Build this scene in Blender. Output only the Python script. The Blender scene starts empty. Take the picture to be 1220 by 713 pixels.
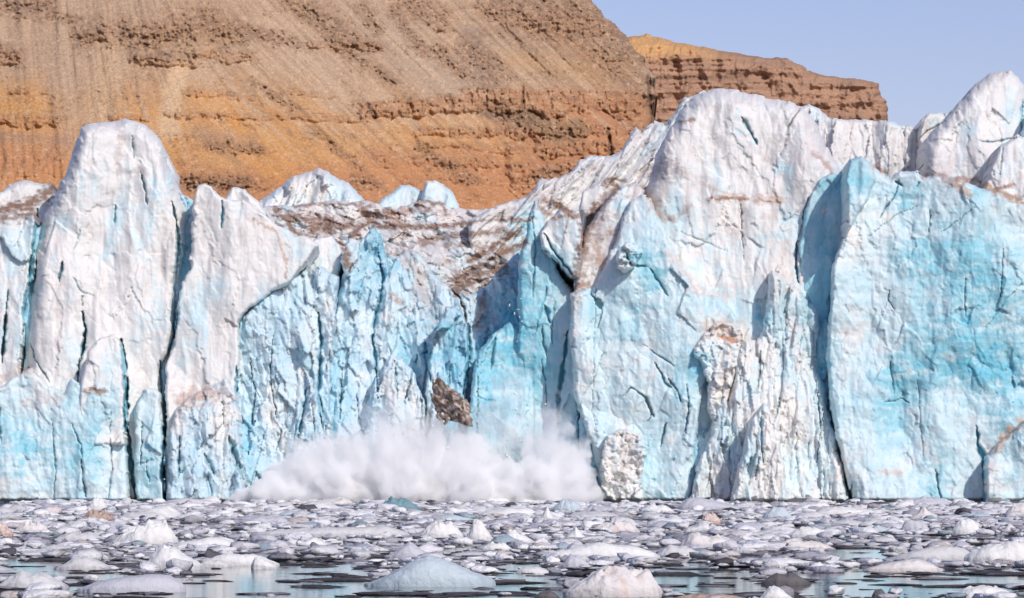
import bpy, bmesh, math, random
import numpy as np
from mathutils import Vector

random.seed(7)
RNG = np.random.default_rng(11)
sc = bpy.context.scene
COL = sc.collection

# ------------------------------------------------------------------ measures
F = 4000.0          # focal length in photo pixels (photo 1220 x 713)
CAMH = 3.5          # eye height above the water
HX, HY = 610.0, 553.0   # vanishing point of the viewing direction (horizon line)


def P(px, py, Y):
    return ((px - HX) * Y / F, Y, CAMH + (HY - py) * Y / F)


def ydist(py):
    return CAMH * F / (py - HY)


# ------------------------------------------------------------------ numpy noise
def _h(ix, iy, seed):
    n = (ix.astype(np.int64) * 374761393 + iy.astype(np.int64) * 668265263 + seed * 974634777) & 0xFFFFFFFF
    n = ((n ^ (n >> 13)) * 1274126177) & 0xFFFFFFFF
    n = ((n ^ (n >> 16)) * 2246822519) & 0xFFFFFFFF
    return ((n ^ (n >> 15)) & 0xFFFFFF).astype(np.float32) / 16777216.0


def perlin(x, y, seed=0):
    ix = np.floor(x); iy = np.floor(y)
    fx = (x - ix).astype(np.float32); fy = (y - iy).astype(np.float32)
    ix = ix.astype(np.int64); iy = iy.astype(np.int64)
    u = fx * fx * fx * (fx * (fx * 6 - 15) + 10); v = fy * fy * fy * (fy * (fy * 6 - 15) + 10)

    def g(dx, dy):
        a = _h(ix + dx, iy + dy, seed) * 6.2831853
        return np.cos(a) * (fx - dx) + np.sin(a) * (fy - dy)
    n0 = g(0, 0) * (1 - u) + g(1, 0) * u
    n1 = g(0, 1) * (1 - u) + g(1, 1) * u
    return (n0 * (1 - v) + n1 * v) * 1.5


def fbm(x, y, seed=0, octv=4, gain=0.5, ridged=False):
    s = np.zeros(np.broadcast(x, y).shape, np.float32); a = 1.0; t = 0.0
    for k in range(octv):
        n = perlin(x * 2 ** k + 17.3 * k, y * 2 ** k - 9.1 * k, seed + 31 * k)
        if ridged:
            n = 1 - 2 * np.abs(n)
        s += a * n; t += a; a *= gain
    return s / t


def facets(x, y, seed=0, grad=1.15, beta=0.8, lift=0.6):
    """chiselled bulges: upper envelope of tilted caps, sharp creases between them"""
    ca = .8 + .1 * (seed % 5); x, y = x * math.cos(ca) - y * math.sin(ca), x * math.sin(ca) + y * math.cos(ca)
    ix = np.floor(x).astype(np.int64); iy = np.floor(y).astype(np.int64)
    best = np.full(x.shape, -1e9, np.float32)
    for dx in (-2, -1, 0, 1, 2):
        for dy in (-2, -1, 0, 1, 2):
            if abs(dx) + abs(dy) == 4:
                continue
            cx = ix + dx; cy = iy + dy
            qx = x - (cx + _h(cx, cy, seed)); qy = y - (cy + _h(cx, cy, seed + 1))
            gx = (_h(cx, cy, seed + 2) - .5) * 2 * grad; gy = (_h(cx, cy, seed + 3) - .5) * 2 * grad
            v = _h(cx, cy, seed + 4) * lift + gx * qx + gy * qy - beta * (qx * qx + qy * qy)
            best = np.maximum(best, v)
    return best.astype(np.float32)


def shards(x, y, seed=0, tilt=1.0, step=.5):
    """broken planes: every cell a tilted flat piece, small cliffs along the cell borders"""
    ca = .35 * ((seed % 7) / 3.5 - 1); x, y = x * math.cos(ca) - y * math.sin(ca), x * math.sin(ca) + y * math.cos(ca)
    ix = np.floor(x).astype(np.int64); iy = np.floor(y).astype(np.int64)
    bd = np.full(x.shape, 1e9, np.float32); h = np.zeros(x.shape, np.float32)
    for dx in (-1, 0, 1):
        for dy in (-1, 0, 1):
            cx = ix + dx; cy = iy + dy
            qx = x - (cx + _h(cx, cy, seed)); qy = y - (cy + _h(cx, cy, seed + 1))
            d = qx * qx + qy * qy
            v = (_h(cx, cy, seed + 4) - .5) * step + ((_h(cx, cy, seed + 2) - .5) * qx + (_h(cx, cy, seed + 3) - .5) * .7 * qy) * 2 * tilt
            m = d < bd
            bd = np.where(m, d, bd); h = np.where(m, v, h)
    return h.astype(np.float32)


def sstep(a, b, x):
    t = np.clip((x - a) / (b - a), 0, 1)
    return t * t * (3 - 2 * t)


def lerp3(c0, c1, t):
    return c0 + (c1 - c0) * t[..., None]


def segdist(x, y, pts):
    d = np.full(x.shape, 1e9, np.float32); tt = np.zeros(x.shape, np.float32)
    n = len(pts) - 1
    for k in range(n):
        ax, ay = pts[k][:2]; bx, by = pts[k + 1][:2]
        ex, ey = bx - ax, by - ay
        t = np.clip(((x - ax) * ex + (y - ay) * ey) / (ex * ex + ey * ey + 1e-9), 0, 1)
        dd = np.hypot(x - ax - t * ex, y - ay - t * ey)
        m = dd < d
        d = np.where(m, dd, d); tt = np.where(m, (k + t) / n, tt)
    return d, tt


def polysdf(x, y, poly):
    """signed distance in px, positive inside"""
    d, _ = segdist(x, y, list(poly) + [poly[0]])
    ins = np.zeros(x.shape, bool)
    n = len(poly)
    for i in range(n):
        x1, y1 = poly[i]; x2, y2 = poly[(i + 1) % n]
        if y1 == y2:
            continue
        c = ((y1 > y) != (y2 > y)) & (x < (x2 - x1) * (y - y1) / (y2 - y1) + x1)
        ins ^= c
    return np.where(ins, d, -d)


# ------------------------------------------------------------------ object helpers
def tag(o, label=None, cat=None, group=None, kind=None):
    for k, v in (('label', label), ('category', cat), ('group', group), ('kind', kind)):
        if v:
            o[k] = v
    return o


def mesh_obj(name, verts, faces, mat, parent=None, col=None, smooth=False):
    me = bpy.data.meshes.new(name)
    verts = np.asarray(verts, np.float32); faces = np.asarray(faces, np.int32)
    nv, nf, k = len(verts), len(faces), faces.shape[1]
    me.vertices.add(nv); me.vertices.foreach_set('co', verts.ravel())
    me.loops.add(nf * k); me.loops.foreach_set('vertex_index', faces.ravel())
    me.polygons.add(nf)
    me.polygons.foreach_set('loop_start', np.arange(0, nf * k, k, dtype=np.int32))
    me.update(calc_edges=True)
    me.validate()
    if smooth:
        me.polygons.foreach_set('use_smooth', np.ones(len(me.polygons), bool))
    if col is not None:
        a = me.color_attributes.new('Col', 'FLOAT_COLOR', 'POINT')
        c4 = np.ones((nv, 4), np.float32); c4[:, :3] = col
        a.data.foreach_set('color', c4.ravel())
    me.materials.append(mat)
    o = bpy.data.objects.new(name, me)
    COL.objects.link(o)
    if parent:
        o.parent = parent
        o.location = -Vector(parent.location)
    return o


def empty(name, loc):
    o = bpy.data.objects.new(name, None)
    o.location = loc; o.empty_display_size = 0.5
    COL.objects.link(o)
    return o


# ------------------------------------------------------------------ materials
def new_mat(name):
    m = bpy.data.materials.new(name); m.use_nodes = True
    nt = m.node_tree; nt.nodes.clear()
    return m, nt, nt.nodes.new, nt.links.new


def surf_mat(name, rough, spec, bumps, mottle=(3.0, 0.12), sss=0.0, coord='Object', rough_noise=0.0):
    m, nt, N, L = new_mat(name)
    out = N('ShaderNodeOutputMaterial'); b = N('ShaderNodeBsdfPrincipled')
    at = N('ShaderNodeAttribute'); at.attribute_name = 'Col'
    tc = N('ShaderNodeTexCoord')
    nz = N('ShaderNodeTexNoise'); nz.inputs['Scale'].default_value = mottle[0]; nz.inputs['Detail'].default_value = 5
    nz.inputs['Roughness'].default_value = .65
    L(tc.outputs[coord], nz.inputs['Vector'])
    mr = N('ShaderNodeMapRange'); mr.inputs['From Min'].default_value = .25; mr.inputs['From Max'].default_value = .75
    mr.inputs['To Min'].default_value = 1 - mottle[1]; mr.inputs['To Max'].default_value = 1 + mottle[1]
    L(nz.outputs['Fac'], mr.inputs['Value'])
    mx = N('ShaderNodeVectorMath'); mx.operation = 'SCALE'
    L(at.outputs['Color'], mx.inputs[0]); L(mr.outputs[0], mx.inputs['Scale'])
    L(mx.outputs[0], b.inputs['Base Color'])
    b.inputs['Roughness'].default_value = rough
    b.inputs['Specular IOR Level'].default_value = spec
    if sss:
        b.inputs['Subsurface Weight'].default_value = sss
        b.inputs['Subsurface Radius'].default_value = (.6, .85, 1.0)
        b.inputs['Subsurface Scale'].default_value = .4
    prev = None
    for sx, sy, sz, dist in bumps:
        mp = N('ShaderNodeMapping'); mp.inputs['Scale'].default_value = (sx, sy, sz)
        L(tc.outputs[coord], mp.inputs['Vector'])
        t = N('ShaderNodeTexNoise'); t.inputs['Scale'].default_value = 1.0; t.inputs['Detail'].default_value = 4
        L(mp.outputs[0], t.inputs['Vector'])
        bp = N('ShaderNodeBump'); bp.inputs['Distance'].default_value = dist; bp.inputs['Strength'].default_value = 1
        L(t.outputs['Fac'], bp.inputs['Height'])
        if prev:
            L(prev.outputs[0], bp.inputs['Normal'])
        prev = bp
    if prev:
        L(prev.outputs[0], b.inputs['Normal'])
    L(b.outputs[0], out.inputs['Surface'])
    return m


M_ICE = surf_mat('glacier_ice', .5, .3, [(3.2, 3.2, 2.2, .05), (11, 11, 9, .025)], (1.7, .04), sss=.5)
M_ROCK = surf_mat('mountain_rock', .95, .05, [(.3, .3, .45, 1.0), (1.1, 1.1, 1.3, .5)], (1.0, .28))
M_FLOE = surf_mat('floe_ice', .62, .12, [(5, 5, 5, .06), (18, 18, 18, .018)], (3.5, .10))
M_BRASH = surf_mat('brash_ice', .6, .12, [(4, 4, 4, .12), (14, 14, 14, .035)], (2.5, .12))
M_DIRTY = surf_mat('dirty_ice', .75, .15, [(3, 3, 3, .2), (11, 11, 11, .06)], (4, .25))

# linear base colours
C = lambda *a: np.array(a, np.float32)
WHITE = C(.80, .792, .762); PALE = C(.63, .775, .81); CYAN = C(.33, .63, .715); DEEP = C(.06, .36, .48)
TINT = C(.74, .66, .62); DIRT = C(.27, .17, .125); GREY = C(.50, .46, .46); AZURE = C(.20, .57, .70); INK = C(.015, .14, .21)

# ------------------------------------------------------------------ glacier: crack lines, stains, blue zones (photo px)
# (points, half width px, depth m, colour: 'deep' | 'teal' | 'ink' | 'dirt')
CRACKS = [
    ([(45, 250), (43, 275), (40, 300), (36, 335), (31, 365), (27, 398)], 5.5, 4, 'deep'),
    ([(41, 288), (38, 300), (34, 330)], 3, 5, 'ink'),
    ([(8, 372), (5, 400), (2, 432)], 3.5, 4, 'ink'), ([(10, 345), (7, 372)], 2, 2, 'deep'),
    ([(75, 312), (70, 336)], 2.2, 2, 'ink'), ([(88, 330), (93, 342), (100, 349), (112, 352)], 1.3, .6, 'teal'),
    ([(98, 352), (98, 366)], 2, 1, 'teal'),
    ([(98, 372), (102, 392), (101, 408), (95, 430), (92, 455)], 3.4, 4, 'deep'),
    ([(101, 392), (101, 410), (96, 432)], 1.8, 5, 'ink'),
    ([(144, 405), (148, 435), (150, 470), (150, 505), (156, 555), (162, 600)], 5, 5, 'deep'),
    ([(150, 458), (148, 490), (150, 520)], 3.5, 6, 'ink'),
    ([(36, 408), (42, 428), (50, 442), (60, 456)], 1.8, 1.2, 'teal'),
    ([(96, 272), (92, 290), (86, 300)], 1.2, .7, 'teal'),
    ([(205, 240), (212, 275), (213, 300), (208, 340), (210, 380), (206, 412), (194, 432)], 3.8, 3, 'teal'),
    ([(212, 372), (208, 400), (200, 425)], 2.6, 4, 'deep'),
    ([(191, 430), (192, 455), (196, 490), (196, 525), (193, 560), (196, 600)], 4, 4.5, 'deep'),
    ([(192, 432), (193, 470), (197, 505)], 2.4, 6, 'ink'),
    ([(168, 206), (172, 222), (175, 245)], 2.6, 1.5, 'teal'), ([(138, 244), (136, 268)], 1.8, 1.5, 'deep'),
    ([(157, 158), (160, 190)], 1.6, .8, 'teal'), ([(130, 500), (134, 560), (128, 600)], 2, 1.2, 'teal'),
    ([(85, 505), (96, 530), (98, 545)], 1.8, 1.2, 'deep'), ([(62, 500), (66, 560), (64, 600)], 1.6, 1.0, 'teal'),
    ([(264, 240), (266, 255), (263, 272)], 3, 2, 'deep'),
    ([(282, 435), (281, 470)], 3, 2.5, 'deep'), ([(272, 520), (283, 550), (290, 572)], 6, 2, 'teal'),
    ([(243, 540), (255, 565)], 5, 1.6, 'teal'), ([(214, 520), (213, 570)], 3, 2, 'deep'),
    # centre
    ([(380, 372), (383, 400), (381, 440), (379, 470), (384, 510)], 4, 3, 'deep'),
    ([(450, 300), (457, 330), (452, 360), (446, 385), (444, 405), (448, 430), (450, 475)], 3.6, 2.5, 'deep'),
    ([(366, 460), (360, 500), (352, 540)], 3, 2, 'deep'), ([(408, 440), (405, 500)], 2.2, 1.6, 'teal'),
    ([(505, 405), (509, 430), (514, 455)], 4, 2.2, 'deep'), ([(498, 420), (490, 450), (482, 480)], 2, 1.5, 'teal'),
    ([(535, 342), (545, 352), (552, 365), (558, 390)], 2.6, 2, 'dirt'),
    ([(558, 385), (560, 420), (552, 470)], 3.2, 2, 'deep'), ([(325, 400), (322, 450), (330, 500)], 2, 1.5, 'teal'),
    ([(590, 400), (585, 440)], 2.5, 1.5, 'teal'), ([(298, 425), (304, 470), (300, 510)], 2, 1.3, 'teal'),
    ([(470, 430), (474, 480)], 2, 1.4, 'teal'), ([(425, 470), (430, 510)], 2, 1.4, 'deep'),
    # fins
    ([(634, 248), (638, 300), (634, 360)], 2, 1.2, 'deep'), ([(648, 278), (660, 300), (672, 315), (684, 330)], 2.4, 2, 'deep'),
    ([(650, 365), (655, 385)], 4, 2, 'deep'), ([(676, 395), (672, 430), (666, 470), (664, 505)], 4, 3, 'deep'),
    # lower wall
    ([(710, 320), (709, 380), (707, 450), (705, 490), (712, 515)], .9, .5, 'teal'),
    ([(742, 472), (752, 462), (770, 474), (778, 490), (772, 502)], 1.8, 1.2, 'teal'), ([(768, 474), (780, 498)], 2.4, 1.6, 'teal'),
    ([(796, 448), (806, 466), (812, 480)], 2.2, 1.5, 'teal'), ([(765, 410), (790, 428), (805, 437)], 1.3, .8, 'teal'),
    ([(818, 458), (821, 480), (817, 520)], 2, 1.5, 'deep'), ([(780, 432), (792, 455), (800, 462)], 3.5, 1.5, 'teal'),
    ([(745, 300), (752, 316), (772, 318)], 3, 1.6, 'teal'), ([(775, 320), (790, 345), (795, 352)], 3.5, 1, 'teal'),
    # dome
    ([(884, 140), (893, 155), (900, 170)], 4, 1.6, 'teal'), ([(899, 165), (902, 172)], 3, 2, 'deep'),
    ([(883, 240), (884, 280), (886, 310)], 1.2, .7, 'dirt'), ([(964, 232), (956, 262)], 1.5, 1.2, 'deep'),
    ([(950, 285), (948, 310), (952, 340)], 2.6, 3, 'deep'), ([(962, 246), (951, 286)], .9, .8, 'teal'),
    ([(800, 272), (868, 300)], 1.0, .3, 'teal'),
    # back wall and peak
    ([(1165, 168), (1182, 170), (1215, 163)], 1.5, 1, 'teal'), ([(1218, 120), (1216, 165)], 2.5, 2, 'deep'),
    ([(1195, 172), (1192, 208)], 1.3, 1, 'teal'), ([(1094, 168), (1102, 158), (1130, 142)], 1.3, .8, 'dirt'),
    ([(955, 128), (945, 140), (938, 155)], 1.6, .8, 'dirt'),
    # right wall
    ([(1072, 212), (1066, 235), (1056, 246), (1047, 262)], 1.8, 1.4, 'deep'), ([(1066, 216), (1076, 222)], 2.2, 1.6, 'deep'),
    ([(1096, 216), (1090, 226)], 1.2, .9, 'deep'), ([(1095, 245), (1070, 255), (1050, 270), (1030, 286)], .9, .6, 'teal'),
    ([(1162, 246), (1143, 262), (1118, 279)], .9, .7, 'deep'), ([(1225, 330), (1195, 362), (1172, 395)], .9, .7, 'deep'),
    ([(1108, 250), (1107, 282)], 1.4, 1, 'teal'), ([(1060, 345), (1058, 358), (1066, 370)], 1.3, .9, 'teal'),
    ([(1163, 508), (1166, 530), (1173, 550), (1174, 602)], 4.5, 2.5, 'deep'),
    ([(1115, 560), (1118, 580), (1122, 602)], 2, 1.4, 'teal'), ([(1055, 480), (1075, 475), (1085, 482)], 1.8, 1, 'teal'),
    ([(1093, 440), (1096, 500), (1102, 560)], 1, .5, 'teal'), ([(1060, 430), (1066, 470)], 2, .8, 'teal'),
]
# stains: (points, half width px, strength, colour)
STAINS = [
    ([(0, 250), (30, 245), (52, 235), (64, 222)], 7, .9, DIRT), ([(0, 262), (40, 255)], 5, .7, DIRT),
    ([(0, 455), (15, 445), (35, 442)], 4, .75, TINT * .8), ([(32, 478), (70, 475)], 7, .5, TINT * .8),
    ([(102, 465), (124, 467)], 3, .85, DIRT), ([(218, 475), (250, 470)], 9, .75, C(.55, .42, .37)),
    ([(145, 160), (140, 180), (142, 205), (170, 204)], 3.5, .5, C(.5, .42, .4)), ([(165, 215), (180, 245)], 5, .25, GREY),
    ([(283, 262), (287, 290)], 3, .5, TINT * .8), ([(302, 262), (328, 275), (340, 310), (342, 330)], 1.6, .6, DIRT * 1.8),
    ([(330, 252), (342, 265), (350, 276)], 4, .8, DIRT), ([(340, 258), (400, 265)], 6, .8, DIRT), ([(370, 275), (420, 268)], 6, .8, DIRT),
    ([(350, 246), (400, 243), (440, 246)], 2, .7, DIRT), ([(420, 280), (450, 256), (470, 252)], 4, .9, DIRT),
    ([(432, 248), (440, 262)], 5, .8, DIRT * 1.3), ([(462, 258), (490, 250), (500, 243)], 5, .6, DIRT * 1.5),
    ([(445, 270), (520, 270), (545, 268)], 3, .85, DIRT), ([(508, 240), (525, 243), (532, 255)], 3, .8, DIRT),
    ([(545, 268), (590, 262), (635, 262)], 2.5, .8, DIRT), ([(500, 290), (530, 280), (560, 280), (600, 275)], 4, .7, DIRT),
    ([(530, 292), (560, 290), (600, 300)], 3, .6, DIRT), ([(560, 310), (580, 300), (600, 285), (620, 275)], 4, .9, DIRT),
    ([(540, 335), (570, 318), (600, 300), (625, 290)], 3.5, .9, DIRT), ([(545, 345), (565, 330), (600, 318)], 8, .8, DIRT * .9),
    ([(480, 300), (500, 330), (505, 350)], 8, .45, C(.55, .42, .36)), ([(500, 345), (510, 365), (520, 375)], 10, .45, GREY * .9),
    ([(465, 350), (478, 362)], 3, .6, DIRT * 1.5), ([(575, 355), (570, 390)], 4, .6, DIRT * 1.4), ([(412, 300), (415, 320)], 4, .8, DIRT),
    ([(648, 238), (668, 245), (685, 258)], 3.5, .85, DIRT), ([(640, 246), (660, 260), (690, 255)], 3, .6, DIRT * 1.5),
    ([(694, 300), (696, 270), (712, 245), (735, 224)], 5, .95, DIRT), ([(688, 330), (698, 290), (714, 255)], 7, .7, C(.34, .25, .21)),
    ([(725, 230), (718, 270), (712, 300)], 5, .45, GREY), ([(684, 345), (700, 338)], 4, .8, C(.4, .26, .2)),
    ([(710, 290), (716, 315)], 4, .6, C(.6, .42, .33)), ([(682, 372), (688, 352)], 5, .4, C(.6, .5, .44)),
    ([(780, 205), (795, 200), (805, 205)], 11, .6, C(.34, .27, .26)), ([(770, 225), (780, 250), (795, 262)], 6, .55, C(.55, .43, .36)),
    ([(730, 215), (745, 214)], 3, .8, DIRT), ([(718, 218), (730, 218)], 2.5, .8, DIRT), ([(808, 145), (826, 143)], 2.5, .8, C(.4, .27, .2)),
    ([(788, 190), (800, 168), (815, 150)], 3, .4, TINT * .8), ([(845, 238), (868, 236), (888, 237)], 2.5, .95, C(.38, .22, .15)),
    ([(900, 238), (928, 238)], 5, .65, C(.55, .39, .31)), ([(828, 212), (850, 226), (875, 232)], 2, .5, C(.6, .45, .36)),
    ([(800, 262), (822, 248)], 3, .5, C(.45, .33, .27)), ([(845, 392), (860, 384), (876, 400)], 9, .55, C(.66, .5, .42)),
    ([(858, 402), (878, 406)], 2.4, .9, C(.55, .3, .2)), ([(905, 185), (985, 205)], 3, .35, TINT * .8),
    ([(968, 182), (985, 196), (990, 206)], 3, .75, C(.45, .3, .24)), ([(930, 300), (925, 345)], 10, .3, TINT * .9),
    ([(820, 345), (834, 350), (870, 353)], 4, .5, TINT * .9), ([(796, 300), (812, 322), (832, 345)], 4, .5, C(.66, .55, .5)),
    ([(1042, 198), (1058, 206)], 2.5, .8, C(.5, .33, .26)), ([(1100, 212), (1112, 206), (1128, 210)], 3, .8, C(.42, .27, .2)),
    ([(1125, 212), (1140, 220), (1155, 232)], 4, .7, C(.5, .34, .26)), ([(1140, 214), (1165, 215), (1185, 225), (1205, 222)], 3, .85, C(.4, .25, .18)),
    ([(1180, 226), (1205, 235), (1220, 240)], 3.5, .85, C(.46, .3, .2)), ([(1105, 200), (1220, 214)], 8, .25, GREY),
    ([(1188, 535), (1200, 518), (1222, 500)], 5, .8, C(.6, .44, .36)), ([(1048, 562), (1072, 564)], 2.5, .6, C(.66, .5, .42)),
    ([(1100, 530), (1118, 552)], 7, .4, TINT), ([(1085, 548), (1095, 560)], 5, .25, TINT), ([(730, 530), (748, 560)], 12, .18, C(.72, .62, .56)),
    ([(738, 500), (760, 532)], 6, .2, C(.66, .55, .48)), ([(742, 538), (740, 580)], 2, .35, C(.38, .32, .3)),
    ([(575, 262), (640, 236)], 8, .35, GREY), ([(640, 222), (700, 200), (760, 170)], 18, .25, C(.62, .58, .62)),
    ([(960, 175), (1100, 190)], 22, .28, C(.62, .57, .58)), ([(1120, 190), (1200, 180)], 16, .25, C(.6, .57, .6)),
]
# blue zones, some painting cast shadow into the ice colour: (px, py, rx, ry, amount)
BLUES = [
    (1140, 310, 60, 30, .55), (1180, 350, 60, 40, .45), (1150, 400, 60, 40, .4), (1200, 430, 50, 30, .5), (1110, 450, 70, 40, .45),
    (1160, 440, 60, 12, .45), (1060, 480, 25, 60, .35), (1110, 570, 30, 45, .4), (1200, 470, 40, 60, .3), (1090, 300, 30, 30, .2),
    (1025, 215, 16, 22, .55), (1085, 240, 18, 20, .5), (1160, 230, 20, 14, .2), (1020, 440, 30, 100, -.15), (1040, 560, 40, 40, -.1),
    (620, 310, 14, 60, .5), (628, 270, 10, 30, .5), (612, 390, 20, 40, .6), (600, 420, 30, 60, .4), (655, 330, 18, 30, .3), (640, 420, 20, 60, .35),
    (430, 340, 25, 22, .35), (420, 300, 18, 20, .3), (525, 380, 18, 20, .45), (540, 420, 25, 40, .4), (575, 470, 40, 70, .35), (500, 420, 22, 40, .3),
    (470, 320, 16, 20, .3), (450, 300, 14, 30, .5), (400, 470, 60, 60, .15), (330, 400, 40, 50, .2),
    (780, 330, 30, 35, .4), (760, 300, 16, 16, .3), (830, 430, 16, 30, .5), (780, 400, 40, 60, .15), (740, 380, 40, 40, .1), (790, 540, 30, 60, .15),  # the blob beside the knobbly block paints its cast shadow blue
    (880, 150, 12, 16, .3), (880, 185, 24, 20, .12), (925, 200, 20, 12, .25), (940, 270, 30, 40, .2), (870, 290, 40, 30, .15),
    (905, 380, 12, 20, .5), (985, 290, 10, 40, .4), (985, 420, 8, 60, .5), (1010, 460, 20, 60, .1), (960, 380, 12, 40, .4),  # pinnacle and pillar shadows painted in as bluer ice
    (40, 540, 70, 50, .25), (20, 530, 26, 24, .4), (110, 540, 40, 60, .1), (130, 440, 10, 50, .2), (175, 560, 12, 60, .25), (230, 560, 30, 50, .15),
    (216, 300, 9, 30, .45), (216, 330, 6, 40, .3), (180, 225, 8, 20, .2), (200, 200, 8, 40, .15), (145, 260, 10, 20, .1), (290, 540, 20, 60, .35),
    (1205, 570, 30, 40, .3), (1205, 120, 10, 30, .15),
]

_rc = random.Random(5)
for _n, _x0, _x1, _y0, _y1, _l in ((14, 292, 610, 380, 590, 80), (4, 625, 690, 330, 540, 60), (2, 700, 850, 420, 590, 50), (6, 870, 1000, 400, 595, 70), (2, 1030, 1215, 260, 590, 60), (8, 0, 285, 470, 600, 60)):
    for _ in range(_n):
        _x = _rc.uniform(_x0, _x1); _y = _rc.uniform(_y0, _y1); _q = _rc.uniform(.3, 1) * _l; _d = _rc.uniform(-.28, .2)
        CRACKS.append(([(_x, _y), (_x + _d * _q * .5 + _rc.uniform(-2, 2), _y + _q * .5), (_x + _d * _q, _y + _q)], _rc.uniform(.8, 2.6), _rc.uniform(.6, 1.8), _rc.choice(('teal', 'teal', 'deep'))))

GLACIER = empty('glacier', (0, 300, 0))
tag(GLACIER, 'calving glacier front of white and blue ice towers rising from the water', 'glacier')


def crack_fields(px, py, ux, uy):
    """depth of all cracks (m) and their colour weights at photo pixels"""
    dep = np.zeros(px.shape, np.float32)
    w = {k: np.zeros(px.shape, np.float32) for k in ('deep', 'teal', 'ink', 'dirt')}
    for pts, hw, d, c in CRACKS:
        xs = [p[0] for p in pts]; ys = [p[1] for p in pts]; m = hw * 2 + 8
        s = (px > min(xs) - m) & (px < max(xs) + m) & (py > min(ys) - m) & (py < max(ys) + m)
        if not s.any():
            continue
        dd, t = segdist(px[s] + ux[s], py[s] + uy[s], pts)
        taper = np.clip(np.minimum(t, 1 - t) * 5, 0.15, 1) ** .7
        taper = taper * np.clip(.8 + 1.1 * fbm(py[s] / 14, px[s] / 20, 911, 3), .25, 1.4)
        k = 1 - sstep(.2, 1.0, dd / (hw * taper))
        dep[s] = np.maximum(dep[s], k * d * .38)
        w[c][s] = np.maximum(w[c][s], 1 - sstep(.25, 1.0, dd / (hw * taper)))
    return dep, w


STYLES = {
    # und (amp, scale m, aspect) ; fac: bulging facets ; brk: broken planes (amp, scale x, scale z) ; flute (amp, sx, sz) ; fine amp ; edge warp px
    'smooth': dict(und=(1.0, 9, 1.7), fac=[(2.2, 5, 9), (.9, 1.9, 3.4), (.25, .8, 1.5)], brk=[(.26, 3.4, 6.5), (.13, 1.1, 2.0)], flute=(.25, 2.2, 14), fine=.10, warp=4),
    'wall':   dict(und=(.8, 10, 1.5), fac=[(2.0, 5, 8), (.9, 2.0, 2.8), (.25, .8, 1.0)], brk=[(.28, 4.2, 7), (.12, 1.6, 2.6), (.08, .6, .9)], flute=(.15, 1.5, 6), fine=.10, warp=4),
    'rough':  dict(und=(1.4, 7, 2.5), fac=[(2.2, 3.6, 9), (1.0, 1.3, 3.4), (.35, .6, 1.2)], brk=[(1.0, 2.6, 5), (.55, 1.0, 2.2), (.24, .45, .9)], flute=(.3, 1.1, 7), fine=.14, warp=6),
    'rubble': dict(und=(.6, 5, 1), fac=[(.9, 2.4, 2.2)], brk=[(.8, 1.4, 1.2), (.4, .6, .55), (.2, .32, .3)], flute=(.1, 1, 3), fine=.12, warp=6),
    'flute':  dict(und=(.6, 6, 2), fac=[(1.8, 2.6, 12), (.9, 1.1, 4.5)], brk=[(1.1, 1.7, 7), (.6, .8, 3), (.25, .4, .9)], flute=(.3, .9, 9), fine=.10, warp=4),
    'snow':   dict(und=(1.6, 8, .6), fac=[(2.6, 5, 2.2), (1.2, 2.2, 1)], brk=[(1.0, 1.6, .8), (.5, .7, .4)], flute=(.0, 1, 1), fine=.25, warp=5),
}


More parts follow.
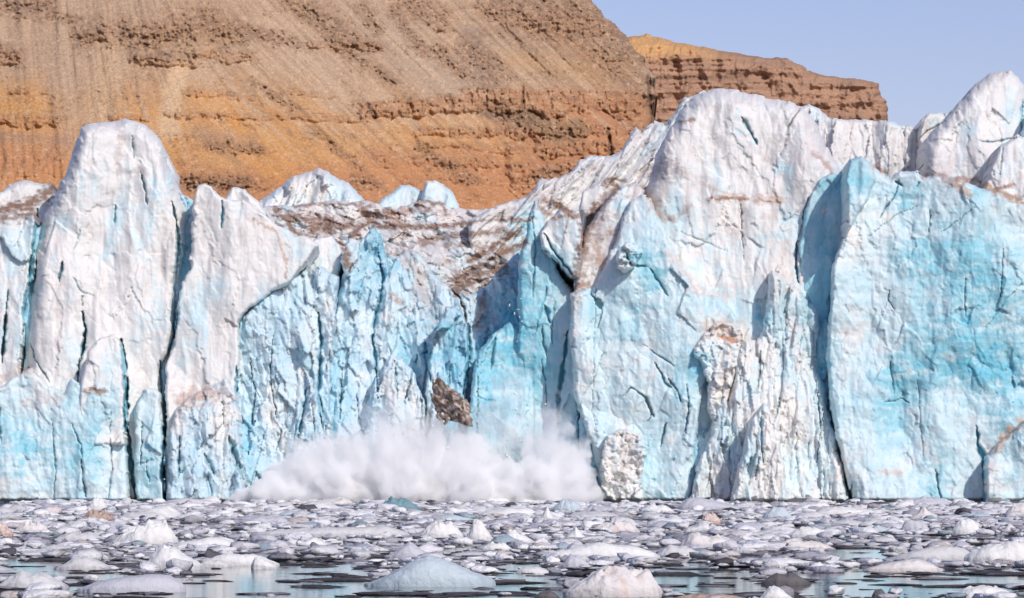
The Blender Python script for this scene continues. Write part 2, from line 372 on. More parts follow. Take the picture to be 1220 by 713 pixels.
def serac(name, poly, depth, style='smooth', blue=.2, dirt=0., tint=.2, lean=.12, tx=0., R=16, T=4., back=14., label=None,
          cell=1.15, seed=0, slant=0., whitetop=0., cracks=True, amp=1.0, warp=None):
    """one body of glacier ice whose outline (photo px) stands at its own distance, with a modelled face, rounded flanks and depth"""
    st = STYLES[style]
    pa = np.array(poly, np.float32)
    x0, y0 = pa.min(0) - 5; x1, y1 = pa.max(0) + 5
    xs = np.arange(x0, x1, cell); ys = np.arange(y0, y1, cell)
    gx, gy = np.meshgrid(xs, ys); gx = gx.astype(np.float32); gy = gy.astype(np.float32)
    sd = seed * 101 + 7
    wp = st['warp'] if warp is None else warp
    wx = wp * fbm(gx / 26, gy / 34, sd, 4, .62) + 1.6 * shards(gx / 11, gy / 16, sd + 1, .8, 1.2); wy = wp * .8 * fbm(gx / 30 + 40, gy / 26, sd + 5, 4, .62) + 1.6 * shards(gx / 12, gy / 12, sd + 2, .8, 1.2)
    s = polysdf(gx + wx, gy + wy, poly).astype(np.float32)
    keep = s > -cell * 1.1
    # snap the outermost ring on to the outline
    ddy, ddx = np.gradient(s, cell)
    gl = np.maximum(np.hypot(ddx, ddy), .3)
    neg = np.where(s < 0, -s, 0)
    vx = gx + np.where(keep, neg * ddx / gl, 0); vy = gy + np.where(keep, neg * ddy / gl, 0)
    # face relief, metres
    k = depth / F
    u = vx * k; w = vy * k
    us = u + slant * w
    D = np.zeros(gx.shape, np.float32)
    a, sc_, asp = st['und']
    D += a * amp * fbm(us / sc_, w / (sc_ * asp), sd + 11, 3)
    du = .5 * fbm(us / 2.5, w / 3.5, sd + 3, 3); dw = .5 * fbm(us / 2.5 + 9, w / 3.5, sd + 4, 3)
    for i, (fa, fx, fz) in enumerate(st['fac']):
        fu, fw = (us + du * fx * .25) / fx, (w + dw * fz * .25) / fz
        D -= .8 * fa * amp * (facets(fu, fw, sd + 20 + 10 * i, .95, .38) - .6 * facets(fu * 1.13 + 3.7, fw * .91, sd + 26 + 10 * i, .95, .38) - .15)
    bstep = .22 if style == 'wall' else .5
    jx = .35 * fbm(us / .7, w / .9, sd + 6, 3, .6); jz = .35 * fbm(us / .7 + 7, w / .9, sd + 8, 3, .6)
    for i, (fa, fx, fz) in enumerate(st['brk']):
        D -= fa * amp * shards((us + (du + jx) * fx * .35) / fx, (w + (dw + jz) * fz * .3) / fz, sd + 43 + 12 * i, 1.15, bstep)
    fa, fx, fz = st['flute']
    if fa:
        D -= fa * amp * fbm((us + du) / fx, w / fz, sd + 60, 3, .5, True)
    D -= st['fine'] * amp * fbm((u + .6 * du) / 1.1, (w + .6 * dw) / 1.5, sd + 70, 4, .6, True)
    # horizontal melt layers
    D -= .035 * fbm(w / .5 + 1.5 * fbm(u / 6, w / 5, sd + 80, 3), u / 9, sd + 81, 2) * (1 if style == 'wall' else .4)
    if T < 5:
        R = max(3.5, R * .35); T *= .38
    else:
        R *= .6; T *= .6
    e = np.clip(s / R, 0, 1)
    D += T * (1 - np.sqrt(np.clip(1 - (1 - e) ** 2, 0, 1)))
    ux = 2.2 * fbm(gx / 9, gy / 9, 901, 3); uy = 2.2 * fbm(gx / 9 + 30, gy / 9, 902, 3)
    dep, cw = crack_fields(vx, vy, ux, uy)
    if not cracks:
        dep *= 0
        for q in cw:
            cw[q] *= 0
    D += dep
    D += .9 * sstep(593.5, 599, vy + 1.5 * fbm(gx / 8, gy / 30, 905, 2))      # melt notch at the water
    yb = min(600.0, y1)
    cxm = (x0 + x1) / 2
    Y = depth + D + lean * (yb - vy) * k + tx * (vx - cxm) * k
    # colour
    nb = .9 if style == 'wall' else 1.
    b = blue + .07 + nb * .42 * fbm((us + 1.5 * du) / 5, (w + 1.5 * dw) / 8, 501, 4, .6) + nb * .30 * fbm((us + .8 * du) / 1.5, w / 4.5, 503, 4, .6) + .10 * fbm(w / .7 + .8 * fbm(u / 5, w / 4, 508, 2), u / 6, 507, 2)
    for (bx, by, rx, ry, am) in BLUES:
        m = (np.abs(vx - bx) < 2.2 * rx) & (np.abs(vy - by) < 2.2 * ry)
        if m.any():
            q = ((vx[m] + 6 * ux[m] - bx) / rx) ** 2 + ((vy[m] + 6 * uy[m] - by) / ry) ** 2
            b[m] += am * np.exp(-q * 1.1) * np.clip(.75 + 1.8 * fbm(vx[m] / 22 + ux[m] * .3, vy[m] / 11 + uy[m] * .3, 517, 5, .65), 0, 1.7)
    b -= whitetop * sstep(y0 + 170, y0 + 10, vy)
    b = np.clip(b, 0, 1.5)
    col = np.broadcast_to(WHITE, gx.shape + (3,)).copy()
    col = lerp3(col, TINT, np.clip(.65 * tint * (.5 + 1.4 * fbm(us / 3, w / 6, 601, 4)), 0, 1))
    col = lerp3(col, C(.66, .69, .71), .4 * sstep(.15, .6, fbm((us + du) / .9, w / 7, 611, 4, .6)))
    pale_, cyan_ = (C(.60, .735, .795), C(.34, .605, .72)) if style == 'rough' else (PALE, CYAN)  # rough faces take the periwinkle of their shading as base colour
    col = lerp3(col, pale_, sstep(.10, .42, b))
    col = lerp3(col, cyan_, sstep(.36, .82, b))
    col = lerp3(col, AZURE, sstep(.78, 1.35, b))
    if style in ('smooth', 'flute', 'snow'):      # grey brown melt streaks down the old surfaces
        col = lerp3(col, C(.56, .51, .49), np.clip(1.5 * tint * sstep(.08, .6, fbm((us + .6 * du) / .8, w / 8, 621, 4, .6) + .3 * fbm(us / 4, w / 5, 623, 3)), 0, .8))
    if dirt:
        n = fbm(us / 2.2, w / 1.1, 701, 5, .6) + .35 * fbm(u / .5, w / .4, 703, 3)
        col = lerp3(col, DIRT * 1.4, np.clip(dirt * sstep(.05, .55, n) * 1.2, 0, .95))
    for pts, hw, am, c in STAINS:
        xs_ = [p[0] for p in pts]; ys_ = [p[1] for p in pts]; m = hw * 2.5 + 8
        sl = (vx > min(xs_) - m) & (vx < max(xs_) + m) & (vy > min(ys_) - m) & (vy < max(ys_) + m)
        if not sl.any():
            continue
        dd, t = segdist(vx[sl] + 2.2 * ux[sl], vy[sl] + 2.2 * uy[sl], pts)
        n = fbm(vx[sl] / 9, vy[sl] / 4.5, 711, 4, .65)
        v = min(1, am * 1.15) * np.clip(1.25 - dd / (hw * 1.25) + 1.5 * n, 0, 1)
        col[sl] = lerp3(col[sl], c, v)
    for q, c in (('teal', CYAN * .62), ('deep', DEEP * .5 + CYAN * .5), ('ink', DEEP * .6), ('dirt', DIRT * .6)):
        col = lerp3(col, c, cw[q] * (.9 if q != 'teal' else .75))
    # mesh
    idx = np.full(gx.shape, -1, np.int64)
    idx[keep] = np.arange(keep.sum())
    X, Yv, Z = P(vx[keep], vy[keep], Y[keep])
    V = np.stack([X, Yv, Z], 1)
    q = keep[:-1, :-1] & keep[1:, :-1] & keep[1:, 1:] & keep[:-1, 1:]
    A = idx[:-1, :-1][q]; B = idx[1:, :-1][q]; Cc = idx[1:, 1:][q]; Dd = idx[:-1, 1:][q]
    faces = np.stack([A, B, Cc, Dd], 1)
    # flanks: boundary edges run back into the body
    ed = np.concatenate([faces[:, [0, 1]], faces[:, [1, 2]], faces[:, [2, 3]], faces[:, [3, 0]]])
    key = np.minimum(ed[:, 0], ed[:, 1]) * (len(V) + 1) + np.maximum(ed[:, 0], ed[:, 1])
    _, inv, cnt = np.unique(key, return_inverse=True, return_counts=True)
    be = ed[cnt[inv] == 1]
    bv = np.unique(be); remap = np.full(len(V), -1, np.int64); remap[bv] = len(V) + np.arange(len(bv))
    V2 = V[bv].copy(); V2[:, 1] += back
    cen = V.mean(0)
    V2[:, 0] += (cen[0] - V2[:, 0]) * .06; V2[:, 2] += (cen[2] - V2[:, 2]) * .03 - .5
    fl = np.stack([be[:, 1], be[:, 0], remap[be[:, 0]], remap[be[:, 1]]], 1)
    cc = col[keep]
    o = mesh_obj(name, np.concatenate([V, V2]), np.concatenate([faces, fl]), M_ICE, GLACIER, np.concatenate([cc, cc[bv]]), smooth=True)
    if label:
        o['label'] = label
    return o


# ---- the back of the glacier, from far to near
serac('glacier_body', [(-260, 250), (0, 262), (200, 262), (430, 268), (560, 262), (640, 250), (700, 235), (800, 200), (1000, 190), (1580, 200), (1580, 606), (-260, 606)],
      352, 'wall', .35, 0, .1, lean=.25, R=20, T=4, back=60, cell=3.0, seed=1, cracks=False)
serac('snow_peak', [(308, 240), (322, 230), (338, 219), (350, 210), (362, 206), (380, 201), (392, 205), (405, 213), (425, 228), (442, 244), (448, 262), (300, 262)],
      346, 'flute', .12, 0, .3, lean=.4, R=26, T=6, seed=2, slant=.25, label='white fluted ice peak behind the dirty snow field')
serac('snow_peak', [(444, 248), (455, 238), (476, 221), (490, 221), (505, 229), (515, 250), (520, 270), (440, 270)], 344, 'smooth', .15, .1, .3, lean=.4, R=14, T=4, seed=3)
serac('snow_peak', [(500, 245), (507, 216), (520, 215), (530, 220), (540, 230), (548, 246), (552, 266), (498, 266)], 342, 'smooth', .28, .05, .2, lean=.4, R=14, T=4, seed=4)
serac('snow_peak', [(260, 262), (266, 240), (277, 223), (290, 226), (304, 238), (316, 250), (322, 275), (262, 280)], 322, 'smooth', .08, .05, .3, lean=.3, R=14, T=4, seed=5)
serac('snow_peak', [(-120, 225), (-60, 218), (-20, 226), (0, 228), (14, 220), (30, 214), (44, 218), (62, 217), (70, 250), (60, 300), (-120, 300)], 318, 'smooth', .1, .35, .3, lean=.6, R=14, T=4, seed=6)
serac('ice_ridge', [(560, 262), (590, 246), (622, 236), (636, 226), (642, 214), (655, 216), (680, 205), (690, 192), (703, 188), (728, 186), (742, 176), (752, 160), (758, 152),
                    (764, 158), (778, 145), (792, 148), (805, 133), (814, 118), (840, 108), (850, 200), (800, 300), (680, 330), (600, 330), (560, 300)],
      332, 'flute', .06, .45, .35, lean=.5, R=12, T=4, seed=7, slant=.8, label='grey white stepped ice ridge climbing towards the dome')
serac('ice_block', [(690, 250), (694, 230), (708, 221), (720, 222), (722, 236), (712, 252), (698, 262)], 320, 'smooth', .05, 0, .3, lean=.3, R=9, T=2.5, seed=8, warp=2)
serac('back_wall', [(935, 150), (950, 128), (962, 124), (975, 130), (990, 141), (1030, 143), (1062, 146), (1072, 150), (1088, 152), (1094, 165), (1106, 172), (1125, 158), (1160, 120),
                    (1240, 120), (1380, 130), (1380, 330), (930, 330)], 330, 'flute', .08, .10, .55, lean=.3, R=14, T=4, seed=9, amp=.7, label='lilac white back wall behind the cyan cliff')
serac('snow_peak', [(1093, 168), (1096, 142), (1108, 136), (1122, 136), (1134, 140), (1138, 165), (1100, 190)], 331, 'smooth', .03, 0, .55, lean=.3, R=12, T=3, seed=10)
serac('ice_tower', [(1098, 215), (1100, 170), (1118, 150), (1132, 136), (1150, 112), (1165, 98), (1176, 90), (1190, 85), (1204, 84), (1214, 92), (1222, 102), (1224, 160), (1220, 240), (1096, 240)],
      322, 'smooth', .04, .03, .5, lean=.25, R=26, T=6, seed=11, label='tall rounded white tower above the cyan cliff')
serac('ice_tower', [(1214, 250), (1216, 160), (1230, 130), (1262, 112), (1310, 150), (1380, 170), (1380, 300), (1214, 300)], 318, 'smooth', .2, .1, .3, lean=.25, R=20, T=4, seed=12)
serac('ice_block', [(1170, 235), (1178, 205), (1194, 172), (1212, 160), (1222, 165), (1225, 245)], 315, 'smooth', .1, .15, .45, lean=.3, R=14, T=4, seed=13)
# ---- centre: dirty snow field and broken blue face
serac('snow_field', [(296, 262), (316, 246), (380, 240), (440, 240), (470, 250), (500, 238), (560, 250), (600, 246), (640, 238), (652, 260), (650, 350), (610, 390), (540, 400), (440, 400), (330, 380), (300, 300)],
      322, 'snow', .06, .8, 1.0, lean=1.6, R=10, T=3, seed=14, slant=-.7, label='dirt streaked snow field between the towers')
serac('ice_block', [(360, 320), (366, 292), (378, 281), (398, 282), (408, 300), (404, 330), (380, 345)], 311, 'smooth', .1, .15, .5, lean=.3, R=10, T=2.5, seed=15)
serac('ice_block', [(405, 312), (410, 290), (420, 281), (428, 290), (426, 308), (414, 330)], 308, 'smooth', .2, .1, .4, lean=.3, R=8, T=2, seed=16, warp=3)
serac('ice_wall', [(480, 300), (500, 300), (520, 330), (545, 345), (565, 350), (590, 330), (615, 300), (632, 310), (640, 420), (650, 608), (440, 608), (445, 340)],
      310, 'rough', .30, .3, .35, lean=.32, R=14, T=3, seed=17, slant=-.12, label='broken pale blue face stained brown along its top')
serac('ice_wall', [(404, 330), (418, 305), (436, 280), (446, 268), (456, 290), (466, 330), (462, 420), (468, 608), (370, 608), (384, 420), (396, 370)],
      307, 'rough', .34, .05, .1, lean=.2, R=14, T=3.5, seed=18, slant=.06)
serac('ice_wall', [(270, 430), (284, 385), (305, 358), (345, 333), (368, 318), (384, 318), (402, 330), (398, 380), (392, 470), (400, 608), (262, 608)],
      303, 'rough', .26, .0, .15, lean=.18, R=12, T=3, seed=19, slant=-.12, label='blue grey rough face beside the white slab')
serac('ice_wall', [(510, 440), (518, 400), (530, 368), (545, 362), (556, 385), (556, 450), (552, 608), (500, 608)], 305.5, 'rough', .36, .05, .1, lean=.18, R=12, T=3, seed=20)
serac('ice_wall', [(560, 460), (572, 415), (590, 395), (606, 385), (618, 395), (634, 400), (636, 480), (640, 608), (548, 608)], 305.5, 'wall', .36, 0, .1, lean=.12, R=14, T=3, seed=21)
serac('ice_wall', [(440, 470), (452, 440), (470, 420), (492, 440), (505, 480), (512, 608), (430, 608)], 304.5, 'rough', .30, .05, .15, lean=.15, R=12, T=3, seed=22)
serac('ice_wall', [(310, 480), (326, 440), (350, 430), (372, 450), (384, 500), (392, 608), (296, 608)], 303, 'rough', .26, 0, .15, lean=.15, R=12, T=3, seed=23)
# ---- blue fins right of the centre
serac('ice_fin', [(617, 420), (618, 350), (620, 300), (628, 268), (635, 240), (641, 238), (648, 262), (656, 300), (668, 330), (684, 350), (690, 400), (688, 470), (694, 608), (620, 608), (628, 480)],
      305, 'wall', .45, .02, .1, lean=.12, R=14, T=3.5, seed=24, label='slender saturated blue ice fin beside the dark blue cleft')
serac('ice_block', [(648, 300), (644, 276), (652, 262), (668, 248), (690, 252), (695, 272), (694, 308), (690, 332), (680, 330), (664, 312)], 304.3, 'smooth', .22, .15, .35, lean=.1, R=10, T=3, seed=25)
serac('dirty_wedge', [(684, 352), (688, 320), (694, 284), (704, 264), (722, 238), (738, 222), (758, 214), (768, 226), (752, 262), (742, 300), (730, 330), (714, 346), (700, 350)],
      304.5, 'smooth', .0, .65, .9, lean=.35, R=14, T=4, seed=26, slant=.25, label='brown grey wedge of dirty ice left of the pointed slab')
# ---- dome and its face
serac('ice_dome', [(768, 270), (770, 226), (778, 200), (786, 176), (800, 150), (812, 130), (828, 114), (846, 106), (862, 105), (884, 110), (905, 114), (930, 118), (955, 127), (975, 150), (990, 185), (1005, 210), (1012, 300), (1000, 400),
                   (990, 606), (800, 606), (780, 420)],
      302.6, 'smooth', .10, .14, .5, lean=.2, R=34, T=8, seed=27, whitetop=.2, label='broad rounded white dome, highest part of the centre right')
serac('ice_wall', [(955, 350), (952, 290), (962, 240), (975, 214), (992, 206), (1010, 215), (1012, 330), (992, 420), (985, 606), (950, 606)], 301.6, 'smooth', .6, 0, .05, lean=.2, R=8, T=2, seed=28)  # extra blue paints the shade of this recess into the ice
serac('ice_wall', [(680, 350), (700, 342), (724, 336), (760, 330), (800, 335), (832, 348), (858, 356), (880, 380), (872, 460), (858, 540), (856, 608), (720, 608), (712, 560), (694, 500), (684, 470), (679, 400)],
      302.3, 'wall', .28, .02, .3, lean=.12, R=16, T=4, seed=29, label='pale wall behind the pointed triangular slab')
serac('ice_slab', [(706, 350), (720, 318), (732, 290), (742, 258), (752, 240), (764, 232), (774, 236), (784, 256), (796, 284), (808, 310), (822, 334), (838, 356), (846, 420), (836, 480), (826, 540), (822, 608), (730, 608), (714, 560), (702, 490), (698, 420)],
      301.6, 'wall', .28, .04, .25, lean=.14, R=14, T=3, seed=30, label='pointed triangular slab of pale blue ice, right of the splash')
serac('ice_block', [(734, 318), (736, 298), (746, 288), (758, 290), (764, 304), (756, 318), (742, 324)], 301, 'rubble', .15, .1, .3, lean=.1, R=9, T=2, seed=31, warp=3)
serac('rubble_face', [(716, 550), (722, 520), (740, 512), (764, 516), (772, 540), (764, 580), (766, 606), (718, 606)], 299.6, 'rubble', .05, .0, .4, lean=.15, R=10, T=2.5, seed=32, label='pinkish white rubble at the foot of the lower wall')
serac('ice_block', [(826, 414), (838, 398), (856, 384), (876, 382), (884, 398), (880, 440), (868, 476), (858, 520), (846, 490), (842, 452)], 300, 'rubble', .05, .06, .55, lean=.15, R=14, T=4, seed=33,
      label='pink tinged knobbly block overhanging a blue shadow')
serac('ice_wall', [(846, 520), (852, 490), (862, 470), (872, 490), (870, 540), (872, 606), (818, 606), (830, 560)], 299, 'flute', .2, .02, .3, lean=.12, R=12, T=3, seed=34)
serac('ice_pinnacle', [(864, 480), (874, 432), (884, 404), (898, 404), (908, 394), (914, 360), (916, 326), (922, 321), (938, 332), (952, 344), (966, 358), (976, 374), (974, 400), (972, 440), (984, 462), (992, 505),
                       (1004, 555), (1016, 608), (856, 608)],
      299, 'flute', .18, .0, .3, lean=.2, R=18, T=5, seed=35, label='free standing white pinnacle with fluted foot')
serac('ice_wall', [(880, 560), (896, 500), (912, 480), (926, 500), (934, 560), (940, 608), (872, 608)], 293.5, 'flute', .18, 0, .25, lean=.25, R=14, T=3, seed=36)
# ---- right cyan cliff
serac('ice_cliff', [(1008, 230), (1010, 192), (1024, 188), (1038, 193), (1046, 204), (1060, 216), (1070, 206), (1082, 203), (1094, 204), (1102, 212), (1112, 206), (1126, 206), (1144, 213), (1166, 224), (1190, 226), (1212, 236), (1240, 236),
                    (1300, 226), (1380, 240), (1480, 250), (1480, 608), (1020, 608), (1006, 560), (996, 520), (987, 470), (984, 420), (988, 360), (992, 316), (1004, 286), (1012, 258)],
      299.3, 'wall', .31, .02, .15, lean=.10, R=16, T=4.5, seed=37, label='broad vivid cyan cliff cut by thin diagonal cracks')
serac('ice_block', [(1008, 246), (1007, 208), (1012, 190), (1026, 186), (1040, 195), (1044, 212), (1036, 236), (1020, 262), (1010, 276)], 299.6, 'smooth', .4, 0, .1, lean=.25, R=13, T=3.5, seed=38, warp=3)
serac('ice_block', [(1176, 545), (1186, 534), (1200, 520), (1222, 500), (1290, 490), (1340, 520), (1340, 608), (1174, 608)], 296.5, 'wall', .22, .05, .3, lean=.12, R=12, T=3.5, seed=39, label='low block at the water edge with a pinkish top')
serac('ice_wall', [(-120, 345), (290, 345), (300, 420), (560, 420), (640, 380), (1060, 400), (1060, 608), (-120, 608)], 310, 'rough', .7, 0, 0, lean=.3, R=6, T=1, seed=47, cracks=False, cell=1.6)
serac('ice_wall', [(690, 425), (760, 415), (900, 430), (985, 380), (1060, 400), (1060, 608), (690, 608)], 303.2, 'rough', .6, 0, 0, lean=.12, R=6, T=1, seed=48, cracks=False, cell=1.5)
serac('ice_wall', [(28, 285), (60, 262), (100, 300), (180, 290), (204, 240), (216, 232), (234, 240), (240, 320), (240, 608), (28, 608)], 305.3, 'rough', .5, 0, .1, lean=.17, R=6, T=1, seed=49, cracks=False, cell=1.5, amp=.6)
# ---- left: white tower, slabs and lower apron
serac('ice_slab', [(-120, 250), (-40, 244), (0, 250), (22, 256), (40, 252), (44, 272), (40, 320), (30, 370), (24, 440), (40, 606), (-120, 606)], 304, 'smooth', .12, .08, .3, lean=.15, R=8, T=3, seed=40)
serac('ice_tower', [(44, 290), (52, 258), (66, 232), (76, 214), (84, 186), (90, 168), (95, 152), (106, 148), (122, 147), (138, 145), (152, 143), (168, 147), (180, 155), (192, 168), (199, 186), (206, 212), (216, 236), (224, 250),
                    (222, 300), (214, 340), (212, 400), (198, 440), (200, 606), (40, 606), (30, 420), (36, 360)],
      303, 'smooth', .04, .02, .4, lean=.16, R=26, T=8, seed=41, label='tall flat topped white tower at the left')
serac('ice_slab', [(228, 300), (229, 250), (233, 222), (242, 217), (252, 222), (262, 234), (274, 238), (292, 240), (310, 252), (330, 266), (352, 280), (372, 284), (378, 292), (366, 312), (348, 334), (318, 352), (296, 368), (284, 384),
                   (284, 440), (280, 480), (290, 606), (196, 606), (198, 520), (196, 440), (208, 400), (214, 345), (226, 320)],
      301.5, 'smooth', .05, .02, .35, lean=.17, R=10, T=2, seed=42, amp=.8, label='smooth white slab with a slanting right edge')
serac('ice_slab', [(96, 455), (104, 420), (120, 402), (134, 398), (144, 408), (149, 440), (150, 530), (100, 530), (95, 480)], 299.8, 'smooth', .06, .03, .3, lean=.2, R=9, T=2.5, seed=43, warp=3)
serac('ice_apron', [(-120, 440), (-30, 450), (0, 462), (18, 446), (36, 440), (56, 458), (76, 470), (84, 452), (96, 458), (114, 470), (136, 474), (145, 482), (150, 530), (154, 606), (-120, 606)],
      299, 'wall', .30, .05, .4, lean=.16, R=12, T=3, seed=44, amp=1.2, label='pale blue lower apron at the left water edge')
serac('ice_slab', [(162, 480), (170, 464), (182, 462), (190, 470), (194, 520), (196, 606), (164, 606), (160, 540)], 300, 'wall', .34, .02, .2, lean=.1, R=7, T=2.5, seed=45, warp=3)
serac('rubble_face', [(202, 520), (210, 486), (226, 470), (252, 464), (270, 450), (282, 470), (286, 520), (296, 606), (200, 606)], 299.5, 'rough', .18, .1, .45, lean=.16, R=12, T=3, seed=46)

# ------------------------------------------------------------------ mountains (structure)
def mountain(name, poly, depthfn, colfn, mat, cell, back, label):
    pa = np.array(poly, np.float32)
    x0, y0 = pa.min(0) - 4; x1, y1 = pa.max(0) + 4
    xs = np.arange(x0, x1, cell); ys = np.arange(y0, y1, cell)
    gx, gy = np.meshgrid(xs, ys); gx = gx.astype(np.float32); gy = gy.astype(np.float32)
    wx = 5 * fbm(gx / 22, gy / 12, 61, 4, .6); wy = 3 * fbm(gx / 18, gy / 14, 62, 4, .6)
    s = polysdf(gx + wx, gy + wy, poly).astype(np.float32)
    keep = s > -cell * 1.1
    ddy, ddx = np.gradient(s, cell); gl = np.maximum(np.hypot(ddx, ddy), .3)
    neg = np.where((s < 0) & keep, -s, 0)
    vx = gx + neg * ddx / gl; vy = gy + neg * ddy / gl
    Y, aux = depthfn(vx, vy, s)
    col = colfn(vx, vy, s, aux)
    idx = np.full(gx.shape, -1, np.int64); idx[keep] = np.arange(keep.sum())
    V = np.stack(P(vx[keep], vy[keep], Y[keep]), 1)
    q = keep[:-1, :-1] & keep[1:, :-1] & keep[1:, 1:] & keep[:-1, 1:]
    faces = np.stack([idx[:-1, :-1][q], idx[1:, :-1][q], idx[1:, 1:][q], idx[:-1, 1:][q]], 1)
    ed = np.concatenate([faces[:, [0, 1]], faces[:, [1, 2]], faces[:, [2, 3]], faces[:, [3, 0]]])
    key = np.minimum(ed[:, 0], ed[:, 1]) * (len(V) + 1) + np.maximum(ed[:, 0], ed[:, 1])
    _, inv, cnt = np.unique(key, return_inverse=True, return_counts=True)
    be = ed[cnt[inv] == 1]; bv = np.unique(be)
    remap = np.full(len(V), -1, np.int64); remap[bv] = len(V) + np.arange(len(bv))
    V2 = V[bv].copy(); V2[:, 1] += back; V2[:, 2] = V2[:, 2] * .6 - 5
    fl = np.stack([be[:, 1], be[:, 0], remap[be[:, 0]], remap[be[:, 1]]], 1)
    cc = col[keep]
    o = mesh_obj(name, np.concatenate([V, V2]), np.concatenate([faces, fl]), mat, None, np.concatenate([cc, cc[bv]]), smooth=True)
    return tag(o, label, 'mountain', kind='structure')


def band(px, py, x0, x1, ya, yb, th, wob=5, seed=0, tilt=0.):
    """rock band between x0..x1, upper edge from ya to yb, thickness th (px)"""
    t = np.clip((px - x0) / (x1 - x0), 0, 1)
    yc = ya + (yb - ya) * t + wob * fbm(px / 40, np.full_like(px, seed), 300 + seed, 3)
    thk = th * (1 + .5 * fbm(px / 30, np.full_like(px, seed + .5), 320 + seed, 3))
    v = sstep(-1.2, 1.2, py - yc) * sstep(1.5, -1.5, py - yc - thk)
    return v * sstep(-12, 4, px - x0 + 8 * fbm(px / 15, py / 8, 330, 2)) * sstep(12, -4, px - x1 + 8 * fbm(px / 15, py / 8, 331, 2))


BANDS = [  # x0, x1, ya, yb, thickness, strength
    (430, 560, 122, 112, 20, 1.0), (555, 785, 104, 110, 30, 1.0), (500, 800, 152, 150, 12, .9), (640, 800, 172, 166, 16, 1.0),
    (610, 790, 196, 188, 36, .9), (500, 640, 168, 176, 8, .6), (450, 600, 186, 190, 10, .5), (-200, 70, 136, 138, 13, .8), (132, 175, 137, 139, 6, .7),
    (225, 300, 106, 110, 9, .6), (200, 440, 134, 138, 7, .6), (160, 232, 66, 72, 10, .7), (232, 302, 58, 62, 12, .7), (150, 290, 30, 26, 22, .4),
    (370, 420, 48, 50, 9, .6), (395, 450, 46, 50, 12, .7), (520, 540, 32, 34, 4, .6), (570, 760, 6, 22, 14, .5), (610, 780, 24, 40, 8, .5),
    (640, 790, 60, 74, 8, .35), (100, 125, 40, 34, 14, .5), (-50, 22, 52, 62, 16, .7), (350, 400, 108, 112, 6, .5), (230, 330, 172, 176, 8, .5),
    (-200, 80, 180, 186, 26, .35), (-200, 60, 100, 104, 8, .4), (420, 560, 150, 158, 6, .4), (220, 320, 205, 212, 14, .5), (540, 640, 210, 216, 8, .4),
]
GULLIES = [([(693, 190), (695, 216)], 3.0, 14), ([(725, 155), (727, 186)], 2.6, 12), ([(624, 104), (623, 128)], 2, 8), ([(580, 106), (579, 126)], 1.8, 6),
           ([(772, 90), (777, 150)], 3, 10), ([(438, 125), (446, 140)], 4, 6), ([(536, 114), (540, 128)], 3, 6), ([(706, 196), (712, 214)], 1.6, 5)]


CRAGS = [([(520, 60), (556, 92)], 10), ([(470, 16), (505, 62)], 9), ([(410, 60), (470, 96)], 6), ([(300, 96), (350, 130)], 6), ([(500, 176), (560, 214)], 8), ([(380, 160), (430, 200)], 6), ([(0, 4), (45, 10)], 14), ([(60, 14), (85, 24)], 8), ([(92, 44), (124, 40)], 11), ([(140, 40), (180, 52), (240, 24)], 20), ([(240, 30), (290, 44)], 16), ([(0, 62), (20, 66)], 9), ([(160, 68), (232, 66)], 7),
         ([(300, 38), (352, 50)], 9), ([(345, 4), (385, 22), (410, 40)], 13), ([(395, 48), (450, 56)], 9), ([(430, 10), (450, 36)], 9), ([(480, 4), (530, 22)], 12), ([(590, 4), (640, 30)], 20), ([(630, 34), (700, 40)], 14), ([(650, 6), (715, 18), (745, 48)], 18),
         ([(700, 60), (765, 70)], 10), ([(560, 60), (590, 90)], 16), ([(225, 218), (290, 222)], 10), ([(250, 172), (310, 178)], 8), ([(600, 140), (680, 160)], 14), ([(640, 210), (700, 206)], 10), ([(420, 214), (450, 222)], 8), ([(705, 60), (770, 110)], 10)]
_XS = np.linspace(-600, 1100, 1701)
_K = .10 + .95 * np.clip((_XS - 130) / 190, 0, 1) ** 1.3
_T = np.cumsum(1 / _K)


def fall_line(px, py):
    """follow the line of steepest descent from each point up to one level: q names that line"""
    t = np.interp(px, _XS, _T) - (py - 40)
    return np.interp(t, _T, _XS).astype(np.float32), np.interp(px, _XS, _K).astype(np.float32)


